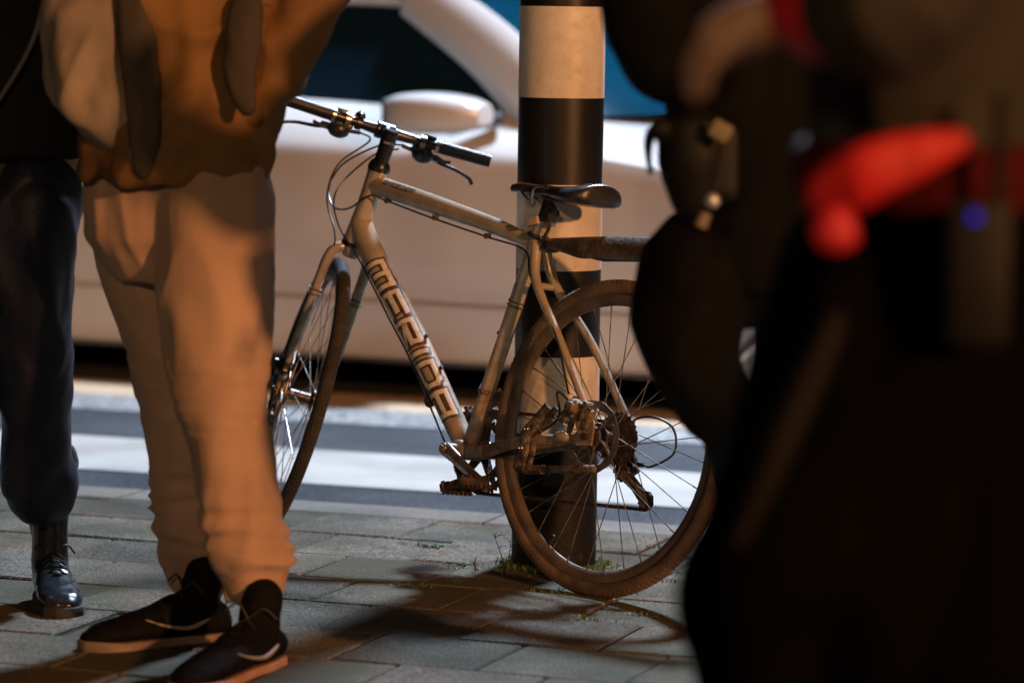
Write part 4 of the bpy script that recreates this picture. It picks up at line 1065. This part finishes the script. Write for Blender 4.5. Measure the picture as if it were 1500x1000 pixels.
# ---------------- person in tan trousers, left of the bicycle
def person_tan():
    body = MB(); HC = at(262, 0, 6.66); hx = HC.x; hy = 6.66
    A = lambda x, y, Y=6.66: at(x, y, Y)
    shx = at(262, 0, 6.66).x
    facing = V((-.45, -.89, 0)).normalized(); sidev = V((.89, -.45, 0))
    headc = V((shx - .02, hy - .05, 1.66))
    head(body, headc, facing)
    # trunk and legs under the clothes, hands in the pockets
    oval(body, [(V((shx, hy, z)), sidev * a, facing * b) for z, a, b in ((.88, .15, .10), (1.05, .135, .095), (1.25, .155, .10), (1.42, .165, .095), (1.48, .10, .07))])
    hip1, kn1, an1 = A(335, 300, 6.60), A(350, 590, 6.55), A(378, 862, 6.52)
    hip2, kn2, an2 = A(215, 300, 6.78), A(272, 590, 6.80), A(292, 850, 6.86)
    for h_, k_, a_ in ((hip1, kn1, an1), (hip2, kn2, an2)): limb(body, [h_, k_, a_, a_ - V((0, 0, .05))], [.075, .052, .036, .036])
    sR, eR, wR = V((shx + .165, hy - .06, 1.40)), A(458, -8, 6.62), A(345, 205, 6.60)
    sL, eL, wL = V((shx - .175, hy - .02, 1.40)), A(128, 120, 6.58), A(215, 205, 6.60)
    for s_, e_, w_ in ((sR, eR, wR), (sL, eL, wL)): limb(body, [s_, lerp(s_, e_, .5), e_, lerp(e_, w_, .5), w_], [.045, .042, .036, .034, .026])
    hand(body, wR, (wL - wR).normalized() + V((0, 0, -.9)), (0, -1, 0), .35, 1); hand(body, wL, (wR - wL).normalized() + V((0, 0, -.9)), (0, -1, 0), .35, -1)
    b = blob(body, 'person', M['skin'], None, .007, 1)
    tag(b, 'person in tan trousers, orange brown jacket and black trainers with hands in pockets', 'person')
    hair(headc, facing, b)
    t = MB()
    def leg(hip, knee, ank, rs): limb(t, [hip + V((0, 0, .03)), lerp(hip, knee, .4), knee, lerp(knee, ank, .45), lerp(knee, ank, .85), ank], rs, 26)
    leg(A(312, 315, 6.60), A(322, 590, 6.56), A(372, 842, 6.55), [.116, .112, .088, .080, .074, .062])
    leg(A(212, 315, 6.78), A(272, 590, 6.80), A(292, 838, 6.84), [.118, .112, .090, .082, .076, .060])
    oval(t, [(A(258, y, 6.68), sidev * a, facing * c) for y, a, c in ((235, .185, .12), (290, .200, .130), (350, .195, .13), (410, .13, .09))])
    # gathered cuffs
    for c in (A(375, 815, 6.55), A(290, 812, 6.84)): limb(t, [c + V((0, 0, .035)), c, c - V((0, 0, .03))], [.068, .079, .066], 24)
    tm = mat('tan_cotton', (.46, .30, .215), (.33, .215, .15), 4, .85, bump=.35, bscale=420, sheen=.1)
    tr = blob(t, 'trousers', tm, b, .008, 2, .013, 8.5, (1, 1, .42), seed=2, bunch=((.16, .36, .012), (.42, .62, .006)))
    # cargo pocket flap and dark side seam tape
    # jacket
    j = MB()
    oval(j, [(V((shx - .01, hy, z)), sidev * a, facing * c) for z, a, c in ((.925, .195, .145), (.98, .205, .15), (1.10, .190, .145), (1.28, .205, .150), (1.40, .205, .135), (1.47, .15, .10), (1.50, .085, .075))])
    limb(j, [V((shx + .15, hy - .05, 1.41)), lerp(sR, eR, .5) + V((.02, 0, 0)), eR + V((-.005, 0, .01)), lerp(eR, wR, .45), wR + V((.018, 0, .01))], [.085, .083, .074, .066, .050], 24)
    jm = mat('orange_brown_jacket', (.19, .095, .022), (.10, .045, .012), 3, .75, bump=.25, bscale=300)
    jk = blob(j, 'jacket', jm, b, .009, 2, .022, 9, (1, 1, .8), seed=5)
    sl = MB(); limb(sl, [V((shx - .165, hy + .02, 1.41)), lerp(sL, eL, .5), eL + V((.01, 0, .01)), lerp(eL, wL, .5), wL + V((-.01, 0, .015))], [.085, .086, .082, .072, .056], 24)
    blob(sl, 'sleeve', mat('pale_lit_sleeve', (.30, .24, .185), (.16, .125, .10), 6, .8, bump=.25, bscale=300), jk, .008, 2, .020, 10, (1, 1, .6), seed=9)  # pale lamplight on this arm put into a lighter sleeve colour
    dm = mat('dark_panel', (.045, .032, .022), (.03, .022, .016), 5, .8)
    for pts in ([A(196, 0, 6.52), A(205, 90, 6.50), A(212, 190, 6.50), A(210, 250, 6.51)], [A(362, 10, 6.50), A(356, 60, 6.49), A(352, 110, 6.48), A(362, 158, 6.47)]):
        pn = MB(); limb(pn, pts, [.030, .034, .030, .018], 16, flat=(.5, 1.1)); blob(pn, 'panel', dm, jk, .007, 2, .004, 14)
    sm = mat('black_mesh_shoe', (.0022, .0022, .003), (.0045, .0045, .006), 60, .75, spec=.12, bump=.4, bscale=300)
    som = mat('pale_pink_sole', (.42, .25, .20), (.30, .17, .13), 20, .6); lm = mat('black_lace', (.015, .015, .015), None, rough=.7); wm = mat('pale_mark', (.25, .20, .17), None, rough=.5)
    shoe(at(118, 948, 6.63) * V((1, 1, 0)), at(336, 950, 6.80) * V((1, 1, 0)), 'shoe', sm, mat('dark_sole', (.12, .09, .075), (.2, .14, .11), 14, .6), b, boot=.03, laces=lm, swoosh=wm)
    shoe(V((-.600, 6.20, 0)), V((-.442, 6.55, 0)), 'shoe', sm, som, b, boot=.03, laces=lm, swoosh=wm)
    wk = MB(); wk.tube([A(333, 850, 6.80), A(337, 880, 6.78)], [.012, .010], 8); wk.build('ankle_tab', wm, b)
person_tan()

# ---------------- person at the left edge, dark clothes and black boots
def person_dark():
    A = lambda x, y, Y=6.95: at(x, y, Y)
    cx = A(15, 0).x; hy = 7.0; facing = V((.55, -.83, 0)).normalized(); sidev = V((.83, .55, 0))
    body = MB(); headc = V((cx + .02, hy - .04, 1.70)); head(body, headc, facing)
    oval(body, [(V((cx, hy, z)), sidev * a, facing * b) for z, a, b in ((.90, .15, .10), (1.10, .14, .10), (1.30, .16, .10), (1.46, .16, .09), (1.52, .09, .07))])
    for h_, k_, a_ in ((A(45, 300), A(45, 560, 7.10), A(62, 800, 7.23)), (A(-80, 300, 7.05), A(-95, 560, 7.05), A(-110, 800, 7.1))): limb(body, [h_, k_, a_], [.08, .05, .020])
    sR, eR, wR = V((cx + .19, hy + .02, 1.43)), A(150, 60, 7.0), A(165, 210, 6.88)
    sL, eL, wL = V((cx - .19, hy - .02, 1.43)), A(-150, 60, 6.95), A(-90, 200, 6.80)
    for s_, e_, w_ in ((sR, eR, wR), (sL, eL, wL)): limb(body, [s_, lerp(s_, e_, .5), e_, lerp(e_, w_, .5), w_], [.045, .042, .036, .034, .026])
    hand(body, wR, (.1, -.1, -1), (1, 0, 0), .3, -1); hand(body, wL, (.3, -.4, -.8), (-1, 0, 0), .3, 1)
    b = blob(body, 'person', M['skin'], None, .007, 1); tag(b, 'person in dark navy trousers and shiny black boots at the left edge', 'person'); hair(headc, facing, b)
    nm = mat('navy_trousers', (.004, .006, .015), (.006, .010, .026), 5, .42, bump=.2, bscale=300, spec=.35)
    t = MB()
    limb(t, [A(45, 290), A(40, 400, 6.97), A(48, 560, 7.05), A(50, 660, 7.10), A(55, 712, 7.13), A(55, 728, 7.13)], [.105, .095, .080, .075, .078, .060], 26)
    limb(t, [A(-80, 290, 7.05), A(-92, 560, 7.05), A(-108, 720, 7.08)], [.105, .082, .078], 24)
    limb(t, [A(58, 700, 7.13) , A(58, 722, 7.13)], [.080, .074], 24)
    oval(t, [(A(-15, y, 7.0), sidev * a, facing * c) for y, a, c in ((200, .17, .12), (280, .185, .13), (350, .17, .12))])
    blob(t, 'trousers', nm, b, .009, 3, .014, 8, (1, 1, .7), seed=14)
    j = MB(); oval(j, [(V((cx + .01, hy, z)), sidev * a, facing * c) for z, a, c in ((.95, .20, .14), (1.05, .20, .145), (1.3, .21, .15), (1.45, .20, .13), (1.53, .09, .08))])
    for s_, e_, w_ in ((sR, eR, wR), (sL, eL, wL)): limb(j, [s_, lerp(s_, e_, .5), e_, lerp(e_, w_, .5), lerp(e_, w_, .9)], [.08, .078, .072, .066, .054], 24)
    jm = mat('black_jacket', (.004, .004, .005), (.008, .008, .008), 5, .7, spec=.2, bump=.2, bscale=250)
    jk = blob(j, 'jacket', jm, b, .010, 3, .014, 7, seed=21)
    st = MB(); st.tube(bez([A(66, 0, 6.82), A(48, 60, 6.82), A(22, 110, 6.81), A(-4, 150, 6.80)], 6), .010, 8, flat=(1, .5)); st.build('strap', mat('arm_fold_streak', (.16, .14, .13), None, rough=.6), jk)  # grey streak of an arm fold, added as a band over the jacket
    bm_ = mat('boot_leather', (.014, .015, .018), (.022, .024, .03), 30, .22, coat=.3); lm = mat('boot_lace', (.012, .012, .014), None, rough=.5)
    a0 = gpt(84, 903); shoe(a0 + V((.02, -.03, 0)), a0 + V((-.055, .235, 0)), 'boot', bm_, M['car_rubber'], b, boot=.19, laces=lm)
    shoe(V((-1.20, 6.85, 0)), V((-1.16, 7.11, 0)), 'boot', bm_, M['car_rubber'], b, boot=.13, laces=lm)
    return b
person_dark()
# pouch hanging at the hip between the two of them
mb = MB(); mb.box(at(158, 222, 6.80), (.11, .06, .13), Matrix.Rotation(.4, 3, 'Z'), bev=.02); mb.box(at(158, 190, 6.79), (.118, .066, .05), Matrix.Rotation(.4, 3, 'Z'), bev=.014)
hp = blob(mb, 'belt_pouch', mat('black_nylon', (.016, .016, .017), None, rough=.6, bump=.2, bscale=400), None, .006, 1, .003, 20); tag(hp, 'black nylon pouch at the hip of the dark dressed person on the left', 'pouch')

# ---------------- black clad officer right of the rear wheel
M['uniform'] = mat('black_uniform', (.0016, .0017, .0024), (.0026, .0027, .0036), 6, .8, bump=.2, bscale=300, spec=.12)
M['nylon'] = mat('black_nylon_gear', (.003, .003, .0035), (.005, .005, .005), 30, .5, bump=.15, bscale=400, spec=.2)
def person_black():
    Y0 = 5.75; A = lambda x, y, Y=Y0: at(x, y, Y)
    cx = A(1130, 0).x; hy = Y0; facing = V((-.9, .44, 0)).normalized(); sidev = V((.44, .9, 0))
    body = MB(); headc = V((cx - .12, hy + .02, 1.66)); head(body, headc, facing)
    oval(body, [(V((cx + o_, hy, z)), sidev * a, facing * b) for z, a, b, o_ in ((.86, .15, .11, 0), (1.05, .14, .11, -.01), (1.25, .17, .11, -.04), (1.42, .16, .10, -.08), (1.48, .09, .07, -.09))])
    hip, kn, an = A(1120, 330), A(1015, 520, 5.60), A(1100, 850, 5.80)
    limb(body, [A(1100, 375, 5.72), A(1015, 440, 5.65), A(1022, 540, 5.65), A(1080, 640, 5.76), A(1105, 720, 5.84), A(1112, 900, 5.86)], [.045, .05, .04, .03, .035, .035]); limb(body, [A(1180, 330, 5.9), A(1190, 640, 5.9), A(1190, 930, 5.95)], [.09, .06, .04])
    sR, eR, wR = V((cx - .02, hy - .18, 1.40)), A(990, 85, 5.5), A(900, -75, 5.35)
    sL, eL, wL = V((cx - .06, hy + .18, 1.40)), A(1010, 90, 6.0), A(935, -30, 6.1)
    for s_, e_, w_ in ((sR, eR, wR), (sL, eL, wL)): limb(body, [s_, lerp(s_, e_, .5), e_, lerp(e_, w_, .5), w_], [.045, .042, .036, .034, .026])
    hand(body, wR, (-.3, .1, .9), (0, -.3, .2), .4, 1); hand(body, wL, (-.6, -.3, .5), (0, .3, 1), .4, -1)
    b = blob(body, 'person', M['skin'], None, .007, 1); tag(b, 'person in black uniform with one knee bent right of the rear wheel', 'person'); hair(headc, facing, b)
    t = MB()
    # bent knee pushes the trouser leg out to the left, lower leg drops behind it
    limb(t, [A(1100, 375, 5.72), A(1015, 405, 5.66), A(1012, 500, 5.62), A(1040, 575, 5.66), A(1080, 640, 5.76), A(1105, 720, 5.84), A(1112, 900, 5.86)], [.13, .098, .088, .066, .058, .066, .062], 26)
    limb(t, [A(990, 390, 5.68), A(995, 470, 5.66), A(1022, 560, 5.66)], [.070, .068, .050], 22)
    limb(t, [A(1190, 330, 5.92), A(1195, 640, 5.92), A(1195, 900, 5.95)], [.13, .10, .07], 26)
    oval(t, [(A(1140, y, 5.74), sidev * a, facing * c) for y, a, c in ((240, .185, .13), (330, .19, .145), (420, .17, .13))])
    blob(t, 'trousers', M['uniform'], b, .010, 3, .012, 7, seed=31)
    j = MB()
    oval(j, [(V((cx + o_, hy, z)), sidev * a, facing * c) for z, a, c, o_ in ((.96, .19, .15, .0), (1.06, .19, .15, -.01), (1.25, .20, .165, -.04), (1.42, .19, .14, -.08), (1.50, .10, .08, -.09))])
    for s_, e_, w_ in ((sR, eR, wR), (sL, eL, wL)): limb(j, [s_, lerp(s_, e_, .5), e_ + V((0, 0, .01)), lerp(e_, w_, .5), lerp(e_, w_, .92)], [.092, .090, .086, .072, .055], 24)
    blob(j, 'jacket', M['uniform'], b, .010, 3, .012, 7, seed=41)
    bt = MB(); rings = [(A(1135, y, 5.78), sidev * .20, facing * .162) for y in (176, 178, 206, 208)]; oval(bt, rings); bt.build('belt', M['nylon'], b)
    for tx, ty in ((1112, 5.86), (1195, 5.95)):
        p = A(tx, 900, ty) * V((1, 1, 0)); shoe(p + V((-.19, .05, 0)), p + V((.07, -.01, 0)), 'boot', M['nylon'], M['car_rubber'], b, boot=.12)
    return b
person_black()
# holster with strap and flap at the hip
hol = empty('holster', at(1012, 245, 5.52)); tag(hol, 'black holster with hanging strap at the hip of the black clad person', 'holster')
L0 = hol.location.copy(); A = lambda x, y, Y=5.52: at(x, y, Y) - L0
mb = MB(); limb(mb, [A(1016, 205), A(1014, 240), A(1018, 285)], [.058, .056, .044], 24, flat=(.9, 1)); mb.box(A(990, 196), (.085, .07, .035), Matrix.Rotation(.3, 3, 'Y'), bev=.012)
mb.box(A(1040, 240), (.10, .06, .13), bev=.02)
blob(mb, 'pouch', M['nylon'], hol, .006, 3)
mb = MB(); mb.tube(bez([A(990, 178), A(962, 186), A(951, 205), A(950, 232), A(954, 256)], 6), smooth_radii([.010, .010, .009, .006, .005], 6), 10, flat=(1.6, 1)); mb.build('strap', M['nylon'], hol)
mb = MB(); mb.ball(A(1044, 294, 5.38), .012, 12); mb.build('stud', mat('bright_steel', (.6, .65, .75), None, rough=.35, metal=.6), hol)
mb = MB(); mb.tube([A(1034, 312, 5.38), A(1026, 332, 5.38)], [.010, .011], 10); mb.build('toggle', mat('pale_toggle', (.17, .13, .09), None, rough=.5), hol)
mb = MB(); mb.box(A(1056, 192, 5.44), (.034, .01, .030), Matrix.Rotation(.5, 3, 'Y'), bev=.005); mb.build('buckle', mat('buckle_brass', (.14, .12, .07), None, rough=.6), hol)

# ---------------- big blurred figure in red and grey high visibility jacket, right foreground
def person_red():
    Y0 = 3.75; A = lambda x, y, Y=Y0: at(x, y, Y)
    cx = A(1400, 0).x; hy = Y0 + .05; facing = V((-.92, .1, 0)).normalized(); facing = V((-.97, .24, 0)); sidev = V((.24, .97, 0))
    body = MB(); headc = V((cx - .1, hy + .02, 1.66)); head(body, headc, facing)
    oval(body, [(V((cx, hy, z)), sidev * a, facing * b) for z, a, b in ((.86, .15, .12), (1.05, .14, .12), (1.25, .17, .12), (1.42, .17, .10), (1.48, .09, .07))])
    limb(body, [A(1340, 420), A(1255, 600, 3.74), A(1150, 790, 3.72), A(1108, 890, 3.74), A(1118, 1150, 3.87), A(1120, 1300, 3.9)], [.08, .07, .05, .035, .035, .035]); limb(body, [A(1460, 420, 3.9), A(1470, 950, 3.85), A(1470, 1500, 3.9)], [.09, .06, .045])
    sR, eR, wR = V((cx - .02, hy - .18, 1.40)), A(1310, 5, 3.45), A(1168, 5, 3.60)
    sL, eL, wL = V((cx - .02, hy + .18, 1.40)), A(1330, 60, 4.0), A(1270, 190, 4.0)
    for s_, e_, w_ in ((sR, eR, wR), (sL, eL, wL)): limb(body, [s_, lerp(s_, e_, .5), e_, lerp(e_, w_, .5), w_], [.045, .042, .036, .034, .026])
    hand(body, wR, (-.85, .1, -.42), (.1, -.35, .9), .42, 1); hand(body, wL, (-.3, -.1, -.9), (0, .3, .2), .4, -1)
    b = blob(body, 'person', M['skin'], None, .006, 1); tag(b, 'person in red and grey safety jacket filling the right foreground, out of focus', 'person'); hair(headc, facing, b)
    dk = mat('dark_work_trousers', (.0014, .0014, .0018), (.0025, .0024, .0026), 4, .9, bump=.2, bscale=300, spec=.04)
    t = MB()
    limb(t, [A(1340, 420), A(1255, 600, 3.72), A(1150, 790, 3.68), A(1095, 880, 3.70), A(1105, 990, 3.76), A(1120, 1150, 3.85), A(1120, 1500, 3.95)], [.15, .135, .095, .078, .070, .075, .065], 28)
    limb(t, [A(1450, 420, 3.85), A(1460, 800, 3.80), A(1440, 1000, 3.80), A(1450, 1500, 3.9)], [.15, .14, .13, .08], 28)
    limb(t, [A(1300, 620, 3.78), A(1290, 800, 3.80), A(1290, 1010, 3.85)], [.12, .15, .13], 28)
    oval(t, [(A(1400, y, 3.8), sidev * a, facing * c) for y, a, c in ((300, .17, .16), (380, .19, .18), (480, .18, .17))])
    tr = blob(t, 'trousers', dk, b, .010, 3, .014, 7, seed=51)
    # reflective red strip on the shin and grey seam on the thigh
    rs = mat('red_reflective', (.40, .045, .04), None, rough=.5)
    mb = MB(); mb.box(A(1050, 1020, 3.74), (.03, .05, .13), bev=.01); mb.build('red_strip', rs, tr)
    gs = mat('grey_seam', (.013, .0125, .0125), None, rough=.8, spec=.05)
    mb = MB(); limb(mb, [A(1205, 500, 3.60), A(1140, 640, 3.575), A(1085, 770, 3.585)], [.040, .046, .030], 14, flat=(1, .5)); blob(mb, 'seam', gs, tr, .006, 2)
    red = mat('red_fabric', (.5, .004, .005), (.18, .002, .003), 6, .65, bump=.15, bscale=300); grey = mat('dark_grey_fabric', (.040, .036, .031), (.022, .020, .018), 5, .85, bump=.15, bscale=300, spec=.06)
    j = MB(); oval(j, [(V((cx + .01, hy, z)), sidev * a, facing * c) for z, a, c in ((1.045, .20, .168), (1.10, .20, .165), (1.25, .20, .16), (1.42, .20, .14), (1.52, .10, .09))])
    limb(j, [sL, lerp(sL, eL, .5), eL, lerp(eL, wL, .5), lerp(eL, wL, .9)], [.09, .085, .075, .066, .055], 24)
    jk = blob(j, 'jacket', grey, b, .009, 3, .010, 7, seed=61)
    sl = MB(); limb(sl, [sR, lerp(sR, eR, .5), eR, lerp(eR, wR, .35)], [.090, .085, .076, .066], 24); blob(sl, 'sleeve', mat('grey_sleeve', (.030, .026, .022), None, rough=.75, spec=.2), jk, .008, 3, .008, 8, seed=62)
    red2 = mat('red_cuff', (.75, .008, .012), (.5, .006, .01), 6, .6)
    cf = MB(); limb(cf, [lerp(eR, wR, .46), lerp(eR, wR, .7), lerp(eR, wR, .86)], [.066, .062, .052], 24); blob(cf, 'cuff', red2, jk, .007, 2, .005, 12, seed=63)
    # red hem panel rising to the right, with a bright knob
    hm = MB(); oval(hm, [(A(1400, y, 3.8), sidev * a, facing * c) for y, a, c in ((206, .203, .172), (215, .208, .180), (270, .210, .184), (300, .206, .178))]); blob(hm, 'hem', mat('dark_red_fabric', (.05, .003, .003), (.025, .002, .002), 5, .8, spec=.1), jk, .008, 1, .006, 9)
    fl = MB(); limb(fl, [A(1400, 208, 3.545), A(1330, 232, 3.54), A(1262, 258, 3.54), A(1212, 285, 3.56)], [.016, .026, .034, .028], 22, flat=(.4, 1)); blob(fl, 'flap', red, jk, .006, 2, .006, 12)
    return b
person_red()
mb = MB(); mb.ball(at(1224, 342, 3.50), .023, 18, (1.1, .5, .9)); mb.ball(at(1208, 330, 3.51), .016, 14, (1, .6, 1)); mb.ball(at(1222, 325, 3.51), .022, 16); kn_ = blob(mb, 'torch_cap', mat('bright_red_plastic', (.5, .005, .022), (.3, .003, .012), 40, .6), None, .005, 1)
tag(kn_, 'round bright red knob hanging from the belt of the person in red', 'torch')
rdo = empty('radio', at(1430, 390, 3.55)); tag(rdo, 'dark portable radio with a small blue light on the belt at right', 'radio')
L0 = rdo.location.copy(); mb = MB(); mb.box(at(1432, 400, 3.55) - L0, (.065, .035, .15), bev=.008); mb.build('housing', M['nylon'], rdo)
mb = MB(); mb.cyl(at(1462, 340, 3.55) - L0, at(1466, 140, 3.55) - L0, .007, 12); mb.build('antenna', M['nylon'], rdo)
em = bpy.data.materials.new('blue_led'); em.use_nodes = True; eb = em.node_tree.nodes['Principled BSDF']; eb.inputs['Base Color'].default_value = (.01, .01, .05, 1); eb.inputs['Emission Color'].default_value = (.01, .02, 1, 1); eb.inputs['Emission Strength'].default_value = .4
mb = MB(); mb.ball(at(1428, 318, 3.53) - L0, .006, 12); mb.build('light', em, rdo)
